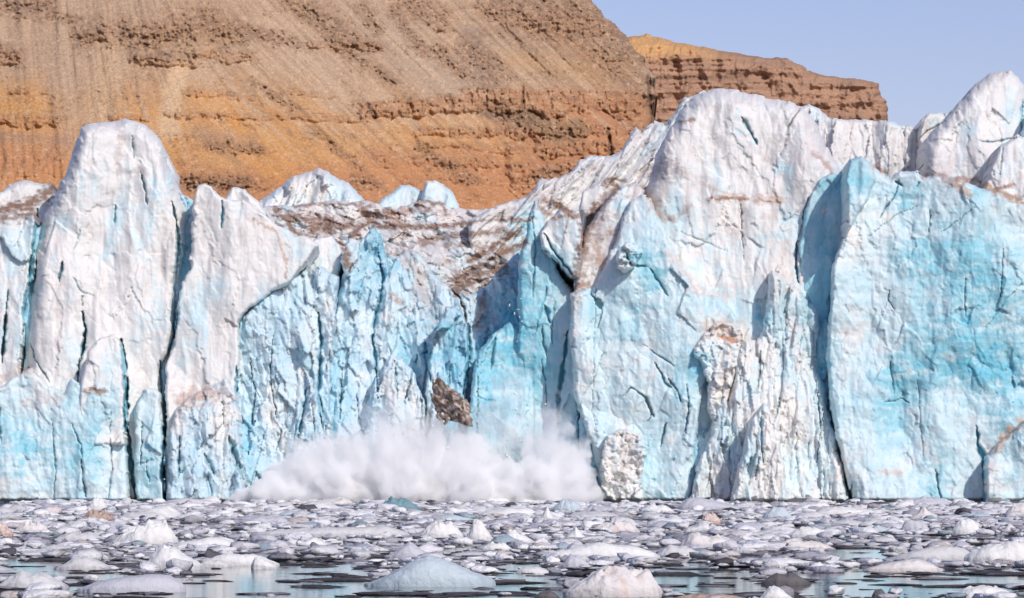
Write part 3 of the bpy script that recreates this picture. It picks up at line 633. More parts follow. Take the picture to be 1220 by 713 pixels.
def main_depth(px, py, s):
    mpx = .36
    wob = 4 * fbm(px / 60, py / 40, 41, 3)
    cl = np.zeros(px.shape, np.float32)
    for i, (a, b, ya, yb, th, am) in enumerate(BANDS):
        cl = np.maximum(cl, am * band(px, py, a, b, ya, yb, th, 5, i))
    H = np.zeros(px.shape, np.float32)
    dev = np.zeros(px.shape[1], np.float32); st_ = mpx * 1.3
    for i in range(px.shape[0] - 1, -1, -1):        # slope upwards; a ledge fades back into the slope above it
        dev = dev * .955 - 1.25 * cl[i] * st_
        H[i] = 1.45 * st_ * (px.shape[0] - 1 - i) + dev
    tcol = .12 + .75 * sstep(120, 330, px[0]) + .1 * sstep(560, 700, px[0]) + 1.2 * sstep(735, 785, px[0])
    tx = np.broadcast_to(np.cumsum(tcol * mpx * 1.3), px.shape)
    q, k = fall_line(px, py)
    g = fbm(q / 30, py / 300, 43, 4, .55) * 3.4 + fbm(q / 8, py / 110, 45, 3, .6) * 1.5
    g += fbm(q / 22, py / 120, 46, 3, .6, True) * 3.0 * sstep(520, 640, px)
    g *= (1 - .6 * cl)
    patch = sstep(.0, .35, fbm(px / 45, py / 26, 48, 3))
    crag = np.zeros(px.shape, np.float32)
    for pts, hw in CRAGS:
        dd, _ = segdist(px, py, pts)
        crag = np.maximum(crag, np.clip(1.25 - dd / (hw * 1.25) + 1.3 * fbm(px / 14, py / 9, 58, 4, .6), 0, 1))
    patch = np.maximum(patch * .8, 1.6 * crag)
    r = fbm(px / 9, py / 6, 47, 4, .6) * 2.2 * (.25 + cl + 1.0 * patch) + crag * (1.6 * shards(px / 8, py / 5, 53) + 1.3 * shards(px / 3.2, py / 2.4, 54)) + cl * fbm(px / 11, py / 26, 49, 4, .65, True) * 5 + 1.3 * fbm(px / 5, py / 3.4, 50, 4, .7) * (.3 + 1.1 * patch)
    Y = 1330 + H + tx - g - r
    for pts, hw, d in GULLIES:
        dd, _ = segdist(px + wob, py + wob, pts)
        Y += .6 * d * np.clip(.7 + 1.2 * fbm(px / 8, py / 8, 57, 3), 0, 1) * (1 - sstep(.3, 1.1, dd / hw))
    e = np.clip(s / 14, 0, 1)
    Y += 25 * (1 - np.sqrt(np.clip(1 - (1 - e) ** 2, 0, 1)))
    return Y, (cl, q, k, crag)


def main_col(px, py, s, aux):
    cl, q, k, crag = aux
    TAN = C(.42, .29, .19); ORA = C(.46, .265, .12); RED = C(.39, .205, .12); DRK = C(.13, .095, .08); PUR = C(.27, .20, .175); BUFF = C(.52, .40, .28); OLV = C(.17, .15, .09)
    n1 = fbm(px / 60, py / 25, 81, 5, .55); n2 = fbm(q / 12, py / 160, 83, 4, .6); n3 = fbm(px / 6, py / 4, 85, 4, .65)
    n4 = fbm(px / 2.2, py / 1.8, 87, 3, .7)
    col = np.broadcast_to(TAN, px.shape + (3,)).copy()
    up = sstep(150, 60, py + 40 * n1 + 22 * n2 - .10 * (px - 300) * (px > 300))
    ora = sstep(70, 112, py + 35 * n1 + 25 * n2 + .05 * np.minimum(px - 250, 0))
    col = lerp3(col, ORA, ora * .85)
    col = lerp3(col, C(.345, .27, .22), up * .7)
    col = lerp3(col, C(.25, .19, .14), .75 * sstep(540, 680, px + 40 * n1) * sstep(112, 84, py + 12 * n1) * np.clip(.75 + .8 * n2, 0, 1))
    stk = fbm((q + 5 * n1) / 9, py / 80, 103, 5, .62)
    col = lerp3(col, C(.27, .20, .155), .7 * sstep(.02, .32, stk + .4 * n1) * sstep(180, 320, px))
    col = lerp3(col, C(.50, .39, .28), .6 * sstep(.05, .35, -stk + .3 * n2) * sstep(160, 300, px) * sstep(215, 150, py))
    red = sstep(165, 215, py + 30 * n1 + .06 * (px - 400)) * .75
    red = np.maximum(red, .8 * sstep(45, 5, np.abs(py - 190 + 12 * n1)) * sstep(110, 60, px))
    red = np.maximum(red, .75 * sstep(560, 660, px) * sstep(90, 130, py))
    col = lerp3(col, RED, red)
    # talus fans (slanted tongues following the fall line)
    tan = sstep(-.05, .28, n2 + .25 * n1) * sstep(205, 120, py) * .85
    col = lerp3(col, C(.40, .31, .235), tan)
    for pts, hw, am, c in [([(120, 60), (118, 150)], 24, .8, C(.46, .35, .25)), ([(222, 72), (205, 110), (198, 160)], 14, .9, BUFF), ([(90, 40), (85, 150)], 30, .6, C(.36, .28, .22)),
                           ([(440, 20), (520, 95), (560, 105)], 30, .6, C(.38, .32, .27)), ([(560, 40), (580, 95)], 20, .7, C(.25, .20, .18)), ([(330, 40), (440, 130)], 34, .5, C(.42, .34, .27)),
                           ([(610, 70), (720, 95)], 14, .4, C(.42, .27, .14)), ([(660, 40), (740, 85)], 16, .5, C(.36, .22, .13)), ([(250, 120), (330, 200)], 24, .5, C(.5, .27, .09)),
                           ([(600, 128), (660, 160), (690, 155)], 14, .8, OLV), ([(575, 132), (640, 145)], 8, .7, DRK), ([(0, 110), (40, 120)], 16, .6, C(.5, .27, .09)), ([(0, 160), (80, 168)], 10, .5, PUR),
                           ([(225, 220), (290, 216)], 10, .7, DRK), ([(240, 160), (300, 166)], 14, .4, PUR), ([(0, 5), (40, 6)], 14, .7, PUR), ([(105, 45), (112, 36)], 10, .7, PUR), ([(190, 40), (260, 30)], 24, .55, C(.33, .23, .16)),
                           ([(0, 60), (20, 64)], 9, .7, C(.26, .17, .12)), ([(600, 0), (740, 40)], 26, .45, PUR), ([(380, 10), (440, 60)], 12, .4, PUR), ([(60, 12), (90, 30)], 10, .4, PUR)]:
        dd, _ = segdist(px, py, pts)
        v = am * np.clip(1.2 - dd / hw + .9 * n1 + .6 * n3, 0, 1)
        col = lerp3(col, c, np.clip(v, 0, 1))
    # strata on the rock bands; shadowed recesses painted in as dark patches
    st = perlin((py + 3 * n1) / 2.6, px / 90, 91) + .6 * perlin((py + 3 * n1) / 1.3, px / 50, 92)
    big = fbm(px / 26, py / 10, 99, 4, .6)
    rock = lerp3(np.broadcast_to(C(.43, .25, .15), px.shape + (3,)), C(.22, .135, .10), np.clip(.35 + .5 * st + .6 * n3 + .8 * big, 0, 1))
    rock = lerp3(rock, C(.48, .30, .18), sstep(.25, .7, n1 + .6 * n3))
    col = lerp3(col, rock, np.clip(cl * .8 * (.75 + .8 * big), 0, 1))
    # broken rubble speckle
    patch = sstep(.0, .35, fbm(px / 45, py / 26, 48, 3))
    rub = sstep(.05, .4, n3 + .5 * n4) * (.18 + .6 * patch)
    col = lerp3(col, C(.17, .115, .095), np.clip(rub, 0, 1))
    cr = np.clip(crag * (.75 + .6 * n3 + .5 * n4), 0, 1)
    col = lerp3(col, lerp3(np.broadcast_to(C(.17, .12, .10), px.shape + (3,)), C(.40, .27, .18), sstep(-.15, .4, n3 + .4 * n4)), cr * .8)
    dash = sstep(.22, .5, fbm(px / 22, (py + 3 * n1) / 2.6, 95, 3, .6)) * sstep(-.05, .3, fbm(px / 60, py / 14, 96, 2)) * sstep(70, 120, py)
    col = lerp3(col, C(.19, .11, .075), dash * .6)
    pale = sstep(.15, .45, fbm(px / 8, py / 5, 97, 4, .65)) * .5
    col = lerp3(col, C(.55, .42, .31), pale)
    col *= (1.06 + .30 * n4 + .16 * n3 + .16 * n2)[..., None]
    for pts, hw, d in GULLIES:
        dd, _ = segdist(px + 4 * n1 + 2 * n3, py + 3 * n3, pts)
        col = lerp3(col, C(.07, .05, .045), .55 * (1 - sstep(.3, 1.1, dd / hw)))  # shade in the clefts and along the cliff edge painted into the rock
    return np.clip(col * C(1.24, 1.11, .95), .02, .8)


mountain('mountain', [(-320, -160), (560, -200), (640, -140), (680, -40), (694, -14), (706, 2), (722, 20), (738, 34), (747, 46), (757, 58), (767, 68), (770, 80), (781, 90), (777, 101), (782, 112), (775, 126), (781, 140), (772, 162), (778, 200), (780, 330), (-320, 330)],
         main_depth, main_col, M_ROCK, 1.3, 300, 'ochre mountainside of scree and banded cliffs behind the glacier')


def far_depth(px, py, s):
    cl = sstep(60, 74, py + .0 * px + 6 * fbm(px / 40, py / 20, 141, 2))
    st = perlin((py + 2 * fbm(px / 50, py / 20, 143, 2)) / 6, px / 120, 144)
    H = np.cumsum(((1.3 * (1 - cl) + .35 * cl) * .6 * 1.3)[::-1], 0)[::-1]
    Y = 2250 + H - 3.5 * st - 9 * fbm(px / 24, py / 40, 145, 3, .5, True) - 1.6 * fbm(px / 12, py / 3, 149, 4, .6) - 1.8 * fbm(px / 7, py / 4, 147, 3) + .5 * (px - 750) * .6
    e = np.clip(s / 10, 0, 1)
    Y += 30 * (1 - np.sqrt(np.clip(1 - (1 - e) ** 2, 0, 1)))
    return Y, cl


def far_col(px, py, s, cl):
    n1 = fbm(px / 40, py / 12, 151, 4); n3 = fbm(px / 6, py / 3, 153, 4, .65); n4 = fbm(px / 2, py / 1.6, 155, 2)
    st = perlin((py - .10 * (px - 800) + 3 * n1) / 4.5, px / 120, 157) + .6 * perlin((py + 2 * n1) / 1.9, px / 60, 158)
    col = lerp3(np.broadcast_to(C(.385, .25, .175), px.shape + (3,)), C(.25, .165, .125), np.clip(.34 + .38 * st + .4 * n3 + .5 * n1, 0, 1))
    top = (1 - cl) * sstep(900, 800, px)
    col = lerp3(col, C(.50, .31, .15), top)
    shel = sstep(.35, .7, n1 + .4 * n3)
    col = lerp3(col, C(.17, .115, .095), shel * .7)
    lay = sstep(5, 1, np.abs(py - 92 - .03 * (px - 800) + 5 * n1)) * sstep(940, 860, px)
    col = lerp3(col, C(.2, .14, .11), lay * .6)
    return np.clip(col * (1 + .15 * n4 + .1 * n3)[..., None] * C(1.3, 1.2, 1.1), .02, .8)


mountain('plateau', [(690, 90), (735, 52), (752, 44), (772, 41), (790, 47), (820, 54), (850, 58), (880, 64), (910, 69), (938, 70), (952, 76), (960, 84), (985, 90), (1010, 94), (1036, 96), (1046, 100), (1049, 112), (1056, 120), (1058, 150), (1062, 200), (1075, 300), (690, 300)],
         far_depth, far_col, M_ROCK, 1.2, 500, 'layered red brown table mountain under pale sky')

# ------------------------------------------------------------------ water
def water_mat():
    m, nt, N, L = new_mat('sea_water')
    out = N('ShaderNodeOutputMaterial'); b = N('ShaderNodeBsdfPrincipled')
    b.inputs['Base Color'].default_value = (.03, .045, .05, 1)
    b.inputs['Roughness'].default_value = .06; b.inputs['IOR'].default_value = 1.33
    tc = N('ShaderNodeTexCoord')
    prev = None
    for sx, sy, d in ((.35, .9, .012), (1.6, 3.5, .003)):
        mp = N('ShaderNodeMapping'); mp.inputs['Scale'].default_value = (sx, sy, 1)
        L(tc.outputs['Object'], mp.inputs['Vector'])
        t = N('ShaderNodeTexNoise'); t.inputs['Scale'].default_value = 1; t.inputs['Detail'].default_value = 3
        L(mp.outputs[0], t.inputs['Vector'])
        bp = N('ShaderNodeBump'); bp.inputs['Distance'].default_value = d
        L(t.outputs['Fac'], bp.inputs['Height'])
        if prev:
            L(prev.outputs[0], bp.inputs['Normal'])
        prev = bp
    L(prev.outputs[0], b.inputs['Normal']); L(b.outputs[0], out.inputs['Surface'])
    return m


S = 9000
o = mesh_obj('sea', [(-S, -S, 0), (S, -S, 0), (S, S, 0), (-S, S, 0)], [(0, 1, 2, 3)], water_mat())
tag(o, 'calm dark sea water showing between the ice floes', 'sea', kind='structure')

# ------------------------------------------------------------------ floating ice
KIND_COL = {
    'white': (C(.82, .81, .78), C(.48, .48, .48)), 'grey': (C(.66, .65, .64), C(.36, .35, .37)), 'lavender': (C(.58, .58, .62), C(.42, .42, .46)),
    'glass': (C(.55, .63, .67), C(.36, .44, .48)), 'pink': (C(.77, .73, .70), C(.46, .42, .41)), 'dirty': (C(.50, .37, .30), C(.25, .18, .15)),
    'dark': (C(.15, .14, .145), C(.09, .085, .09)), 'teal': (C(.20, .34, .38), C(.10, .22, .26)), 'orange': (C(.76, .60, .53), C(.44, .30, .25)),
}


FOOT = []


def floe_mesh(name, W, Dp, H, prof, kind, rough, seed, nr=26, nt=84):
    rr = np.linspace(0, 1, nr) ** .8
    th = np.linspace(0, 2 * np.pi, nt, endpoint=False)
    R_, T_ = np.meshgrid(rr, th, indexing='ij')
    outl = 1 + .16 * fbm(np.cos(T_) * 1.4 + seed, np.sin(T_) * 1.4, seed, 4, .6)
    X = R_ * np.cos(T_) * outl; Yv = R_ * np.sin(T_) * outl
    xs = np.linspace(-1, 1, len(prof))
    pz = np.interp(np.clip(X + .06 * fbm(X * 3, Yv * 3, seed + 2, 3), -1, 1), xs, prof)
    fall = np.clip(1 - R_ ** 3.2, 0, 1) ** .55
    wx, wy = X * W / 2, Yv * Dp / 2
    sc_ = max(W, 1e-3) / 5
    lump = facets(wx / sc_ + seed, wy / (sc_ * .9), seed + 3, .9, .9, .6); lump2 = facets(wx / (sc_ * .42), wy / (sc_ * .4) + seed, seed + 7, .9, .9, .6)
    fine = fbm(wx / (sc_ * .3), wy / (sc_ * .3), seed + 9, 3, .6)
    rough *= .55
    z = H * pz * fall * (1 + rough * np.clip(R_ * 4, 0, 1) * (.55 * (lump - .35) + .30 * (lump2 - .35) + .7 * shards(wx / (sc_ * .8), wy / (sc_ * .8) + seed, seed + 21) + .4 * shards(wx / (sc_ * .33), wy / (sc_ * .33) + seed, seed + 25) + .2 * fine))
    z = np.maximum(z, -.1) + H * .04
    z[-1] = -.25
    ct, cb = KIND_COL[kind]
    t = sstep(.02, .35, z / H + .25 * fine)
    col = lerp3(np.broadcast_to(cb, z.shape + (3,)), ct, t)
    if kind in ('pink', 'dirty', 'orange'):
        n = fbm(wx / (sc_ * .6) + 5, wy / (sc_ * .6), seed + 12, 4, .6)
        col = lerp3(col, C(.72, .70, .69) if kind != 'pink' else C(.62, .42, .34), np.clip(sstep(.1, .5, n), 0, 1) * .7)
    V = np.stack([wx, wy, z], -1).reshape(-1, 3)
    i = np.arange(nr - 1)[:, None] * nt; j = np.arange(nt)[None]; j2 = (j + 1) % nt
    fc = np.stack([(i + j), (i + nt + j), (i + nt + j2), (i + j2)], -1).reshape(-1, 4)
    return V, fc, col.reshape(-1, 3)


def floe(px0, px1, pyb, hpx, prof, kind, label, rough=.5, dr=.75, name='ice_floe', cat='ice floe', group='large floes in the pack'):
    Y = ydist(pyb)
    W = (px1 - px0) * Y / F; H = hpx * Y / F
    Dp = W * dr
    f = floe_mesh(name, W, Dp, H, prof, kind, rough, seed=int(px0 * 3 + pyb))
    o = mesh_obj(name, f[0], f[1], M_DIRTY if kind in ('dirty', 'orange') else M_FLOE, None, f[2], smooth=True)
    o.location = (((px0 + px1) / 2 - HX) * Y / F, Y + Dp * .35, 0)
    FOOT.append((o.location.x, o.location.y, W * .5, Dp * .55))
    return tag(o, label, cat, group)


HUMP = [.1, .45, .95, 1, .75, .4, .2]; SLAB = [.5, .85, .9, 1, .95, .9, .6]; PEAK = [.1, .3, .6, 1, .6, .3, .1]; LOW = [.3, .7, 1, .8, .9, .6, .3]; RISE = [.2, .35, .5, .65, .85, 1, .7]
PYR = [.05, .3, .7, 1, .75, .5, .42]; DOME = [.5, .85, 1, 1, 1, .85, .5]; FALLS = [.6, 1, .85, .6, .5, .35, .2]
FLOES = [
    (168, 243, 679, 27, [.3, .75, 1, .9, .6, .4, .25], 'white', 'white humped floe with a grey waterline, lower left open water', .35, .8),
    (88, 222, 706, 22, [.3, .55, .7, .8, .95, 1, .8], 'lavender', 'long smooth lilac floe rising to a blunt right end', .12, .5),
    (-6, 79, 702, 20, LOW, 'grey', 'low grey floe cut by the left frame edge, beside the long lilac floe', .35, .6),
    (62, 138, 679, 15, HUMP, 'grey', 'grey wedge floe left of the white humped floe', .3, .6),
    (128, 212, 650, 30, [.2, .4, .6, .7, .9, 1, .6], 'white', 'bright white rubble heap of snowy lumps, left of the pack', .9, .7),
    (190, 277, 655, 16, RISE, 'white', 'flat white floe rising to a lump right of the rubble heap', .3, .6),
    (238, 332, 674, 15, LOW, 'white', 'long low white floe right of the white humped floe', .25, .4),
    (104, 127, 608, 13, DOME, 'white', 'small white chunky block at the foot of the left tower', .4, .8),
    (94, 139, 621, 12, LOW, 'dirty', 'rusty brown rubble floe below the small white block', .9, .6),
    (-14, 16, 640, 25, FALLS, 'orange', 'peach coloured block at the left frame edge', .6, .8),
    (14, 60, 636, 14, LOW, 'pink', 'pink speckled rubble floe beside the peach block', .8, .6),
    (60, 130, 646, 12, LOW, 'grey', 'grey slab reaching under the bright white rubble heap', .4, .5),
    (431, 590, 699, 36, PYR, 'glass', 'large glassy blue grey pyramid floe in front centre', .18, .55),
    (456, 520, 665, 18, PEAK, 'lavender', 'lilac peaked floe just behind the large glassy pyramid', .3, .6),
    (300, 490, 640, 15, [.5, .6, .6, .7, .75, 1, .7], 'grey', 'very long low grey white ridge across the pack', .3, .25),
    (500, 552, 642, 18, DOME, 'white', 'double rounded white floe right of the very long ridge', .5, .6),
    (552, 590, 646, 25, HUMP, 'white', 'steep white dome with small lumps before its foot', .35, .7),
    (572, 612, 656, 9, LOW, 'white', 'row of small snowy lumps below the steep white dome', .8, .5),
    (448, 502, 609, 15, LOW, 'teal', 'dark teal glassy ice blocks churning before the splash', 1.0, .5),
    (298, 330, 678, 16, FALLS, 'white', 'grey white floe left of open water, below the long ridge', .3, .6),
    (336, 390, 651, 10, [.5, 1, .6, .5, 1, .8, .5], 'white', 'twin humped small white floe below the very long ridge', .3, .6),
    (672, 794, 711, 34, [.3, .6, .8, .95, .9, 1, .4], 'pink', 'lumpy pinkish white snow pile at the bottom edge', .62, .6),
    (637, 667, 714, 9, DOME, 'dark', 'dark grey wet lump left of the lumpy snow pile', .4, .7),
    (640, 790, 667, 19, [.6, .6, .75, 1, .85, .8, .6], 'white', 'long thick white floe in the centre right, above the lumpy pile', .3, .3),
    (780, 838, 664, 14, LOW, 'grey', 'grey tail floe touching the long thick white floe', .3, .5),
    (704, 764, 635, 14, [.4, .6, .7, .9, 1, .9, .5], 'pink', 'peach tinted rubble floe above the long thick white floe', .9, .6),
    (641, 663, 622, 18, PEAK, 'white', 'small sharp white pyramid in the distant pack', .4, .8),
    (657, 696, 611, 14, DOME, 'glass', 'pale blue lumpy block near the splash, right side', .5, .7),
    (668, 704, 646, 17, PEAK, 'white', 'white pyramid floe between peach rubble and the steep dome', .35, .7),
    (806, 890, 609, 17, [.7, 1, .9, .7, .55, .4, .25], 'lavender', 'broad lilac slab lying at the foot of the pale wall', .12, .5),
    (808, 882, 654, 19, [.4, .9, 1, .6, .8, .7, .4], 'pink', 'pinkish white double hump floe right of the grey tail', .5, .6),
    (834, 860, 624, 11, DOME, 'orange', 'small peach coloured lump beneath the broad lilac slab', .6, .7),
    (598, 640, 649, 18, FALLS, 'white', 'white grey lump right of the steep white dome', .4, .7),
    (664, 708, 676, 14, HUMP, 'lavender', 'lilac hump just above the lumpy snow pile', .4, .6),
    (800, 892, 714, 6, LOW, 'dirty', 'flat rust brown floe at the bottom edge right of the snow pile', .4, .4),
    (1134, 1171, 638, 18, DOME, 'white', 'boxy bright white block with rounded edges, far right', .2, .8),
    (1074, 1109, 634, 15, [.5, 1, .9, .85, .8, .7, .4], 'lavender', 'translucent lilac blue tilted slab left of the boxy white block', .08, .5),
    (1082, 1122, 619, 14, PEAK, 'pink', 'pinkish white peaked floe behind the tilted lilac slab', .5, .6),
    (908, 946, 621, 15, DOME, 'glass', 'pale blue rounded block under the pinnacle', .4, .7),
    (1052, 1160, 668, 20, [.1, .25, .5, .7, .8, .9, 1], 'grey', 'long grey ramp floe sloping down to the left, right side', .3, .45),
    (1150, 1250, 672, 26, [.7, .7, .8, .9, 1, .9, .7], 'white', 'thick white floe cut by the right frame edge', .35, .5),
    (1028, 1128, 681, 14, [.3, .5, .65, .85, 1, .75, .2], 'pink', 'pinkish whale shaped floe lying low in dark water', .2, .4),
    (906, 990, 678, 13, [.7, 1, .9, .8, .7, .5, .3], 'white', 'flat white floe left of the pinkish whale shaped floe', .25, .45),
    (936, 1008, 641, 12, [.5, .9, 1, .9, .7, .6, .4], 'white', 'oblong white floe with a peach right end', .4, .5),
    (920, 998, 656, 13, [.3, .8, 1, .7, .8, .5, .3], 'pink', 'knobbly pink white floe below the oblong white floe', .6, .5),
    (906, 968, 697, 14, LOW, 'dark', 'dark grey wet floe above the white corner block, lower right', .3, .5),
    (902, 948, 716, 16, HUMP, 'white', 'white block at the bottom edge under the dark wet floe', .3, .7),
    (1136, 1214, 716, 16, DOME, 'white', 'wide white mound at the bottom right corner', .35, .6),
    (1039, 1057, 712, 9, DOME, 'dark', 'small dark round lump near the bottom right', .3, .8),
    (1198, 1236, 615, 13, DOME, 'pink', 'pinkish block at the right frame edge near the cliff', .5, .7),
    (760, 806, 611, 9, LOW, 'white', 'low white floe left of the broad lilac slab', .5, .6),
    (232, 276, 676, 9, LOW, 'grey', 'low grey floe touching the right of the white humped floe', .4, .5),
]
for a in FLOES:
    floe(*a)


BODIES = FOOT          # footprints of the floes and chunks: no brash inside them


def clear(x, y):
    m = np.ones(len(x), bool)
    for cx, cy, a, b in BODIES:
        m &= ((x - cx) / a) ** 2 + ((y - cy) / b) ** 2 > 1
    return m


def rings(n, seed, sub=2):
    """many small angular lumps in one batch -> verts (n,42,3), faces"""
    bm = bmesh.new(); bmesh.ops.create_icosphere(bm, subdivisions=sub, radius=1)
    bv = np.array([v.co[:] for v in bm.verts], np.float32); bf = np.array([[v.index for v in f.verts] for f in bm.faces], np.int64); bm.free()
    r = np.random.default_rng(seed)
    V = np.broadcast_to(bv, (n,) + bv.shape).copy()
    V *= (1 + .22 * r.standard_normal((n, len(bv), 1))).astype(np.float32)
    for _ in range(7):
        d = r.standard_normal((n, 1, 3)); d /= np.linalg.norm(d, axis=2, keepdims=True)
        o = r.uniform(.35, .8, (n, 1, 1))
        d[:, :, 2] *= .6; e = (V * d).sum(2, keepdims=True) - o
        V -= np.maximum(e, 0) * d
    return V.astype(np.float32), bf


PAL = np.array([(.60, .59, .62), (.46, .45, .49), (.30, .29, .32), (.66, .65, .65), (.56, .50, .48), (.40, .39, .44), (.11, .10, .11), (.08, .075, .08), (.32, .39, .43), (.70, .70, .71)], np.float32)


def lead(x, y):
    """open water leads: 1 = open"""
    px = HX + x / y * F; py = HY + CAMH * F / y
    n = fbm(x / 7, y / 16, 201, 4, .55)
    o = sstep(.12, .3, n + .5 * sstep(655, 712, py) - .25)
    o = np.maximum(o, .92 * sstep(.04, .22, fbm(x / 4.2, y / 7, 203, 4, .6)))
    for (a, b, c, d) in [(0, 90, 664, 688), (225, 445, 668, 713), (560, 680, 690, 713), (800, 920, 680, 713), (960, 1140, 690, 713), (60, 230, 698, 713), (400, 560, 660, 668), (590, 680, 684, 713), (765, 850, 668, 706), (960, 1200, 684, 713), (980, 1060, 648, 668), (590, 650, 668, 680), (835, 905, 690, 706)]:
        e = np.minimum(np.minimum(px - a, b - px) / 14, np.minimum(py - c, d - py) / 4)
        o = np.maximum(o, sstep(-.5, .8, e + 1.0 * fbm(px / 30, py / 6, 207, 3)))
    return o


def scatter(n, ymin, ymax, seed):
    r = np.random.default_rng(seed)
    y = np.sqrt(r.uniform(ymin ** 2, ymax ** 2, n)); x = r.uniform(-.2, .2, n) * y
    return x, y


# individual medium floes (share a small set of meshes)
protos = []
kinds = ['white', 'grey', 'lavender', 'white', 'white', 'grey', 'glass', 'white', 'dark', 'lavender', 'grey', 'pink', 'white', 'grey']
profs = [HUMP, SLAB, LOW, FALLS, RISE, DOME, PYR, SLAB]
for i in range(28):
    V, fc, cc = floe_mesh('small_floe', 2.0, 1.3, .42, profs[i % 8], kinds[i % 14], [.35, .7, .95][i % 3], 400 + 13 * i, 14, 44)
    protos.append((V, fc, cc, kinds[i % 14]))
SM_LABEL = {'white': 'small white chunk drifting in the packed brash ice', 'grey': 'small grey chunk drifting in the packed brash ice', 'lavender': 'small lilac chunk drifting in the packed brash ice',
            'pink': 'small pinkish chunk drifting in the packed brash ice', 'glass': 'small glassy blue chunk drifting in the packed brash ice', 'dark': 'small dark wet chunk drifting in the packed brash ice'}
taken = [((a[0] + a[1]) / 2, a[2] - a[3] * .3, (a[1] - a[0]) / 2, a[3] * .6) for a in FLOES]
pobj = {}
cnt = 0
xs, ys = scatter(3000, 92, 296, 5)
op = lead(xs, ys)
for x, y, o_ in zip(xs, ys, op):
    if cnt >= 235:
        break
    px = HX + x / y * F; py = HY + CAMH * F / y
    if o_ > .35 or random.random() > (1.0 if py < 640 else .5):
        continue
    w = random.uniform(1.3, 4.6) * (.55 + .45 * min(1, y / 200))
    i = random.randrange(28)
    if protos[i][3] == 'dark':
        w *= .4
    wp = w * F / y / 2
    if any(abs(px - t[0]) < t[2] + wp * .7 and abs(py - t[1]) < t[3] + 2.5 for t in taken):
        continue
    taken.append((px, py - 2, wp * .6, 2))
    V, fc, cc, kd = protos[i]
    if i not in pobj:
        ob = mesh_obj('ice_chunk', V, fc, M_FLOE, None, cc, smooth=True); pobj[i] = ob
    else:
        ob = pobj[i].copy(); COL.objects.link(ob)
    ob.location = (x, y, 0); ob.rotation_euler = (0, 0, random.uniform(-.5, .5) + random.choice((0, math.pi)))
    hz = random.uniform(.3, .85) if kd != 'dark' else .3
    ob.scale = (w / 2, w / 2 * random.uniform(.8, 1.4), w / 2 * hz)
    FOOT.append((x, y, w * .42, w * .45))
    tag(ob, SM_LABEL[kd], 'ice chunk', f'small {kd} chunks in the brash ice')
    cnt += 1

# countless brash: one object
xs, ys = [], []
for n, a, b, sd in ((23000, 150, 299, 21), (11000, 80, 150, 22)):
    x, y = scatter(n, a, b, sd); xs.append(x); ys.append(y)
xs = np.concatenate(xs); ys = np.concatenate(ys)
op = lead(xs, ys); r = np.random.default_rng(33)
k = (r.uniform(0, 1, len(xs)) > op * .985) & clear(xs, ys) & (r.uniform(0, 1, len(xs)) > .45 * sstep(255, 285, ys))
xs, ys = xs[k], ys[k]; n = len(xs)
size = r.lognormal(-.95, .5, n) * (.5 + .55 * np.clip(ys / 220, 0, 1.2))
size = np.clip(size * .64, .07, 1.0)
flat = r.uniform(.05, .26, n)
ci = r.choice(10, n, p=[.10, .15, .19, .10, .03, .12, .13, .08, .03, .07])
tone = fbm(xs / 9, ys / 18, 231, 3)
ci = np.where((tone < -.02) & (r.uniform(0, 1, n) < .75), r.choice([2, 6, 7, 5], n), ci)
near = np.clip((150 - ys) / 50, 0, 1)
ci = np.where((r.uniform(0, 1, n) < near * .6), r.choice([6, 7, 2], n), ci)
dark = np.isin(ci, (6, 7, 2)); flat = np.where(dark, flat * .5, flat * 1.5)
sc3 = np.stack([size * r.uniform(.9, 2.0, n), size * r.uniform(.7, 1.4, n), size * flat], 1)
ang = r.uniform(-.6, .6, n)
cbase = np.clip(1.05 * PAL[ci] * (1 + .08 * r.standard_normal((n, 1))), .02, .85)
Vall, call, fall_ = [], [], []


def pour(V, bf, sc3, ang, xs, ys, zs, cbase):
    V = V * sc3[:, None, :]
    ca, sa = np.cos(ang)[:, None], np.sin(ang)[:, None]
    X = V[..., 0] * ca - V[..., 1] * sa; Yv = V[..., 0] * sa + V[..., 1] * ca
    Vw = np.stack([X + xs[:, None], Yv + ys[:, None], V[..., 2] + zs[:, None]], -1)
    cc = np.repeat(cbase[:, None, :], V.shape[1], 1)
    wet = sstep(.10, .0, Vw[..., 2])[..., None]
    cc = cc * (1 - .35 * wet)
    fall_.append((bf[None] + (np.arange(len(xs)) * V.shape[1])[:, None, None]).reshape(-1, 3) + sum(len(q) for q in Vall))
    Vall.append(Vw.reshape(-1, 3).astype(np.float32)); call.append(cc.reshape(-1, 3).astype(np.float32))


for q, sub in ((size > .5, 3), (size <= .5, 2)):
    m = int(q.sum()); V, bf = rings(m, 44 + sub, sub)
    pour(V, bf, sc3[q], ang[q], xs[q], ys[q], sc3[q, 2] * .1, cbase[q])
# thin dark wet slivers lying in the open leads
x, y = scatter(9000, 84, 150, 61)
k = (lead(x, y) > .4) & (fbm(x / 2.2, y / 3.5, 251, 3) > .24) & clear(x, y); x, y = x[k], y[k]; m = len(x)
V, bf = rings(m, 62, 2); q = np.clip(r.lognormal(-1.5, .5, m), .08, .8)
pour(V, bf, np.stack([q * r.uniform(1.2, 2.6, m), q * .9, q * r.uniform(.05, .18, m)], 1), r.uniform(-.3, .3, m), x, y, .01 * np.ones(m), PAL[r.choice([6, 7, 2], m)])
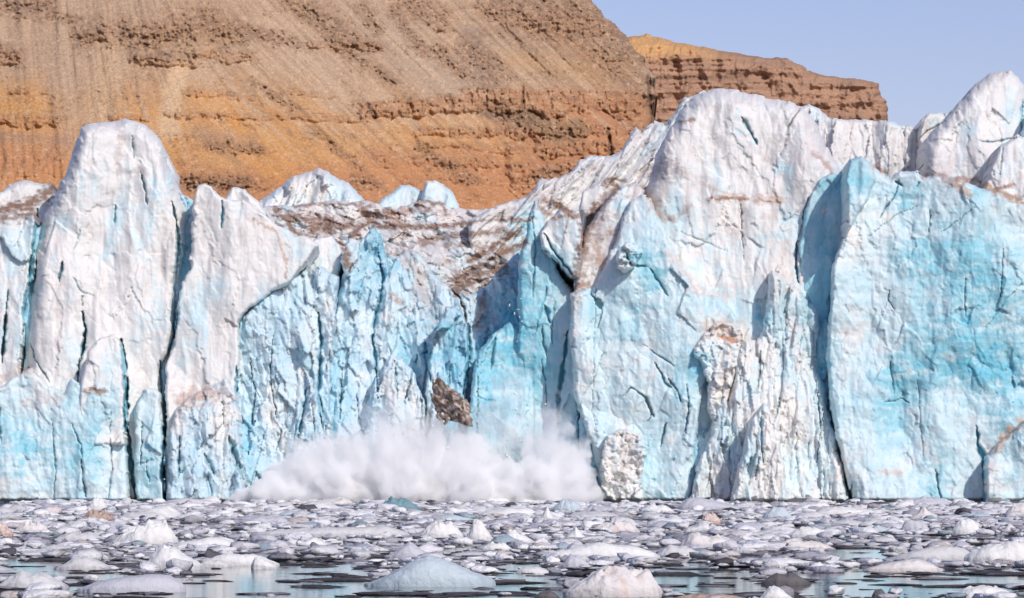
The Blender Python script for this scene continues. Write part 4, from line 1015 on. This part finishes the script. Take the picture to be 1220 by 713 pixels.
# small angular bits heaped between the larger ones
xs, ys = [], []
for n, a, b, sd in ((17000, 150, 299, 51), (5000, 80, 150, 52)):
    x, y = scatter(n, a, b, sd); xs.append(x); ys.append(y)
xs = np.concatenate(xs); ys = np.concatenate(ys)
k = (r.uniform(0, 1, len(xs)) > lead(xs, ys) * 1.0) & (r.uniform(-.35, .35, len(xs)) < fbm(xs / 5, ys / 9, 241, 3)) & clear(xs, ys)
xs, ys = xs[k], ys[k]; n = len(xs)
V, bf = rings(n, 55, 2)
size = np.clip(r.lognormal(-1.8, .65, n), .05, .6) * (.55 + .6 * np.clip(ys / 220, 0, 1.2))
sc3 = np.stack([size * r.uniform(1.0, 2.0, n), size * 1.1, size * r.uniform(.18, .6, n)], 1)
ci = r.choice(10, n, p=[.20, .08, .04, .28, .04, .05, .02, .02, .03, .24])
pour(V, bf, sc3, r.uniform(-3, 3, n), xs, ys, .05 + .08 * (size > .2), np.clip(1.15 * PAL[ci] * (1 + .1 * r.standard_normal((n, 1))), .02, .85))
o = mesh_obj('brash_ice', np.concatenate(Vall), np.concatenate(fall_), M_BRASH, None, np.concatenate(call), smooth=False)
tag(o, 'packed brash of countless small grey and white ice bits on the water', 'brash ice', kind='stuff')

# ------------------------------------------------------------------ falling dirty block, falling bits
def chunk(name, px, py, Y, w, h, seed, mat, colfn, label, cat, group=None, rot=0.):
    bm = bmesh.new(); bmesh.ops.create_icosphere(bm, subdivisions=5 if w > 1.5 else 2, radius=1)
    V = np.array([v.co[:] for v in bm.verts], np.float32); fc = np.array([[v.index for v in f.verts] for f in bm.faces]); bm.free()
    r = np.random.default_rng(seed)
    for _ in range(9):
        d = r.standard_normal(3); d /= np.linalg.norm(d)
        e = V @ d - r.uniform(.5, .85); V -= np.maximum(e, 0)[:, None] * d[None]
    if w > 1.5:
        f = facets(V[:, 0] * 2.6 + V[:, 1], V[:, 2] * 2.6 + V[:, 1], seed); f2 = fbm(V[:, 0] * 5, V[:, 2] * 5 + V[:, 1] * 3, seed + 1, 3)
        f3 = facets(V[:, 0] * 6 + V[:, 1], V[:, 2] * 6 + V[:, 1], seed + 2)
        V *= (1 + .5 * (f - .3) + .25 * (f3 - .3) + .15 * f2)[:, None]
    cc = colfn(V)
    V = V * np.array([w / 2, w * .4, h / 2], np.float32)
    o = mesh_obj(name, V, fc, mat, None, cc, smooth=False)
    o.location = P(px, py, Y); o.rotation_euler = (0, rot, 0)
    return tag(o, label, cat, group)


def dirty(V):
    n = fbm(V[:, 0] * 5 + 3, V[:, 2] * 5 + V[:, 1] * 2, 77, 5, .75)
    c = lerp3(np.broadcast_to(C(.24, .17, .13), V.shape), C(.66, .58, .52), sstep(-.05, .25, n))
    c = lerp3(c, C(.05, .04, .035), sstep(.05, .3, -n))
    return c


chunk('falling_ice_block', 532, 488, 298, 5.0, 2.9, 5, M_DIRTY, dirty, 'brown dirt covered ice block tumbling down above the splash', 'ice block', rot=.9)
bits = [(613, 374), (619, 378), (617, 369), (622, 383), (609, 388), (625, 400), (616, 407), (628, 412), (607, 364), (620, 356), (631, 428), (612, 422)]
for i, (bx, by) in enumerate(bits):
    chunk('falling_ice_bit', bx, by, 300, random.uniform(.12, .4), random.uniform(.1, .35), 90 + i, M_FLOE, lambda V: np.broadcast_to(WHITE, V.shape), 'white ice bit falling in the dark blue cleft', 'ice bit', 'ice bits falling in the blue cleft')

# ------------------------------------------------------------------ splash: spray cloud (volume)
def spray(name, balls, density, label, noise_scale, disp, seed, wisp=.51):
    bm = bmesh.new()
    for (px, py, rp, Y) in balls:
        x, y, z = P(px, py, Y); r = rp * Y / F
        bmesh.ops.create_icosphere(bm, subdivisions=3, radius=r, matrix=__import__('mathutils').Matrix.Translation((x, y, z)))
    me = bpy.data.meshes.new(name); bm.to_mesh(me); bm.free()
    o = bpy.data.objects.new(name, me); COL.objects.link(o)
    rm = o.modifiers.new('remesh', 'REMESH'); rm.mode = 'VOXEL'; rm.voxel_size = .3
    tx = bpy.data.textures.new(name, 'CLOUDS'); tx.noise_scale = 1.6; tx.noise_depth = 3
    dm = o.modifiers.new('puff', 'DISPLACE'); dm.texture = tx; dm.strength = disp; dm.mid_level = .5; dm.texture_coords = 'GLOBAL'
    m, nt, N, L = new_mat(name)
    out = N('ShaderNodeOutputMaterial'); v = N('ShaderNodeVolumePrincipled')
    v.inputs['Color'].default_value = (.998, .998, .998, 1); v.inputs['Anisotropy'].default_value = -.3
    tc = N('ShaderNodeTexCoord')
    nz = N('ShaderNodeTexNoise'); nz.inputs['Scale'].default_value = noise_scale; nz.inputs['Detail'].default_value = 5; nz.inputs['Roughness'].default_value = .62
    mpp = N('ShaderNodeMapping'); mpp.inputs['Scale'].default_value = (1, 1, .5); mpp.inputs['Rotation'].default_value = (0, .25, 0)
    L(tc.outputs['Object'], mpp.inputs['Vector']); L(mpp.outputs[0], nz.inputs['Vector'])
    n2 = N('ShaderNodeTexNoise'); n2.inputs['Scale'].default_value = noise_scale * 3.4; n2.inputs['Detail'].default_value = 4; n2.inputs['Roughness'].default_value = .7
    fs = N('ShaderNodeSeparateXYZ'); L(tc.outputs['Object'], fs.inputs[0])
    def op(kind, a, b):
        nd = N('ShaderNodeMath'); nd.operation = kind
        for i, v in enumerate((a, b)):
            if isinstance(v, (int, float)):
                nd.inputs[i].default_value = v
            else:
                L(v, nd.inputs[i])
        return nd.outputs[0]
    dx_ = op('ADD', fs.outputs['X'], 8.5); dz_ = op('ADD', fs.outputs['Z'], 2.5)
    an = op('ARCTAN2', dz_, dx_); rd = op('SQRT', op('ADD', op('MULTIPLY', dx_, dx_), op('MULTIPLY', dz_, dz_)), 0)
    cb = N('ShaderNodeCombineXYZ'); L(op('MULTIPLY', an, 4.5), cb.inputs[0]); L(op('MULTIPLY', rd, .16), cb.inputs[1]); L(op('MULTIPLY', fs.outputs['Y'], .3), cb.inputs[2])
    L(cb.outputs[0], n2.inputs['Vector'])
    sp = N('ShaderNodeSeparateXYZ'); L(tc.outputs['Object'], sp.inputs[0])
    er = N('ShaderNodeMapRange'); er.inputs['From Min'].default_value = .5; er.inputs['From Max'].default_value = 9; er.inputs['To Min'].default_value = .34; er.inputs['To Max'].default_value = wisp
    L(sp.outputs['Z'], er.inputs['Value'])
    mixn = N('ShaderNodeMath'); mixn.operation = 'MULTIPLY_ADD'; mixn.inputs[1].default_value = .45
    L(n2.outputs['Fac'], mixn.inputs[0]); half = N('ShaderNodeMath'); half.operation = 'MULTIPLY'; half.inputs[1].default_value = .55
    L(nz.outputs['Fac'], half.inputs[0]); L(half.outputs[0], mixn.inputs[2])
    sb = N('ShaderNodeMath'); sb.operation = 'SUBTRACT'; L(mixn.outputs[0], sb.inputs[0]); L(er.outputs[0], sb.inputs[1])
    mr = N('ShaderNodeMapRange'); mr.inputs['From Min'].default_value = 0; mr.inputs['From Max'].default_value = .30
    mr.inputs['To Min'].default_value = 0; mr.inputs['To Max'].default_value = density
    L(sb.outputs[0], mr.inputs['Value'])
    # denser towards the water
    hz = N('ShaderNodeMapRange'); hz.inputs['From Min'].default_value = 0; hz.inputs['From Max'].default_value = 8.5; hz.inputs['To Min'].default_value = 1.2; hz.inputs['To Max'].default_value = .35
    L(sp.outputs['Z'], hz.inputs['Value'])
    ml = N('ShaderNodeMath'); ml.operation = 'MULTIPLY'; L(mr.outputs[0], ml.inputs[0]); L(hz.outputs[0], ml.inputs[1])
    L(ml.outputs[0], v.inputs['Density']); L(v.outputs[0], out.inputs['Volume'])
    me.materials.append(m)
    return tag(o, label, 'spray', kind='stuff')


spray('splash_spray', [(272, 598, 7, 297), (284, 596, 10, 297), (298, 592, 13, 297)] + [(_x, 592, 22, 296.5) for _x in range(312, 700, 22)] + [(330, 585, 24, 297), (350, 570, 30, 298), (385, 560, 38, 298), (425, 550, 46, 298), (465, 545, 52, 298), (500, 545, 52, 298), (540, 555, 48, 298), (575, 570, 30, 298), (608, 576, 24, 297), (450, 515, 26, 299), (490, 508, 26, 299),
                       (530, 515, 24, 299), (400, 580, 30, 296), (480, 580, 34, 295.5), (560, 582, 30, 295.5), (310, 594, 14, 297),
                       (438, 490, 13, 299), (470, 484, 14, 299), (505, 490, 12, 299), (415, 505, 14, 299), (380, 525, 18, 299), (352, 540, 16, 298), (545, 520, 14, 299), (575, 535, 16, 299),
                        (672, 498, 13, 299.5), (660, 486, 11, 299.5), (668, 474, 8, 299.8), (652, 478, 8, 299.8), (640, 515, 16, 299.5), (690, 535, 16, 299), (640, 575, 34, 297), (665, 560, 36, 298), (655, 530, 34, 299), (650, 505, 22, 299.5), (685, 580, 26, 297), (705, 592, 16, 297)],
      4.0, 'white billow of spray thrown up by the falling ice', .55, 2.2, 1)
spray('falling_spray', [(600, 540, 24, 301), (585, 500, 24, 301), (610, 480, 20, 302), (622, 450, 15, 302), (570, 540, 30, 301), (560, 500, 18, 301), (620, 520, 24, 301), (600, 460, 18, 302), (630, 410, 12, 302.5), (540, 520, 26, 301), (470, 500, 24, 301)],
      1.0, 'thin blue mist trailing down the dark cleft', .7, 1.6, 2, .41)

# drops and slivers of ice flung out of the splash: one object
r = np.random.default_rng(71); n = 900
ang = r.uniform(.1, math.pi - .1, n); rad = np.abs(r.normal(0, .42, n)) + .55
dx = np.cos(ang) * rad * 215 + 490; dyp = 598 - np.sin(ang) * rad * 105
k = dyp < 594
V, bf = rings(int(k.sum()), 72, 1); sz = r.lognormal(-3.1, .55, int(k.sum()))
X, Yv, Z = P(dx[k], dyp[k], r.uniform(296, 301, int(k.sum())))
V = V * sz[:, None, None] + np.stack([X, Yv, Z], 1)[:, None, :]
fc = (bf[None] + (np.arange(len(V)) * V.shape[1])[:, None, None]).reshape(-1, 3)
o = mesh_obj('splash_drops', V.reshape(-1, 3), fc, M_FLOE, None, np.broadcast_to(WHITE, (V.shape[0] * V.shape[1], 3)))
tag(o, 'white drops and ice slivers flung around the splash', 'splash drops', kind='stuff')

# ------------------------------------------------------------------ camera, light, world
cam = bpy.data.cameras.new('camera'); co = bpy.data.objects.new('camera', cam); COL.objects.link(co)
co.location = (0, 0, CAMH); co.rotation_euler = (math.pi / 2, 0, 0)
cam.sensor_width = 36; cam.lens = 36 * F / 1220
cam.shift_y = (HY - 356.5) / 1220
cam.clip_start = .5; cam.clip_end = 20000
sc.camera = co

sund = Vector((.42, -.70, .57)).normalized()
sl = bpy.data.lights.new('sun', 'SUN'); so = bpy.data.objects.new('sun', sl); COL.objects.link(so)
sl.energy = 3.8; sl.angle = math.radians(.5); sl.color = (1, .95, .88)
so.rotation_euler = sund.to_track_quat('Z', 'Y').to_euler(); so.location = (60, -60, 120)

w = bpy.data.worlds.new('World'); sc.world = w; w.use_nodes = True
nt = w.node_tree
bg = nt.nodes['Background']
sky = nt.nodes.new('ShaderNodeTexSky'); sky.sky_type = 'NISHITA'; sky.sun_disc = False
sky.sun_elevation = math.asin(sund.z); sky.sun_rotation = math.atan2(sund.x, sund.y)
sky.air_density = 1.0; sky.dust_density = .6; sky.ozone_density = 2.0
nt.links.new(sky.outputs[0], bg.inputs[0]); bg.inputs[1].default_value = .135
mxn = nt.nodes.new('ShaderNodeMix'); mxn.data_type = 'RGBA'; mxn.blend_type = 'MULTIPLY'; mxn.inputs[0].default_value = 1
mxn.inputs[7].default_value = (1.09, .93, 1.10, 1)
nt.links.new(sky.outputs[0], mxn.inputs[6]); nt.links.new(mxn.outputs[2], bg.inputs[0])

sc.view_settings.view_transform = 'Standard'; sc.view_settings.look = 'None'
sc.view_settings.exposure = -.38; sc.view_settings.gamma = 1
sc.cycles.max_bounces = 24; sc.cycles.diffuse_bounces = 8; sc.cycles.volume_bounces = 24; sc.cycles.glossy_bounces = 3
sc.cycles.use_denoising = True
sc.cycles.volume_step_rate = 1.0
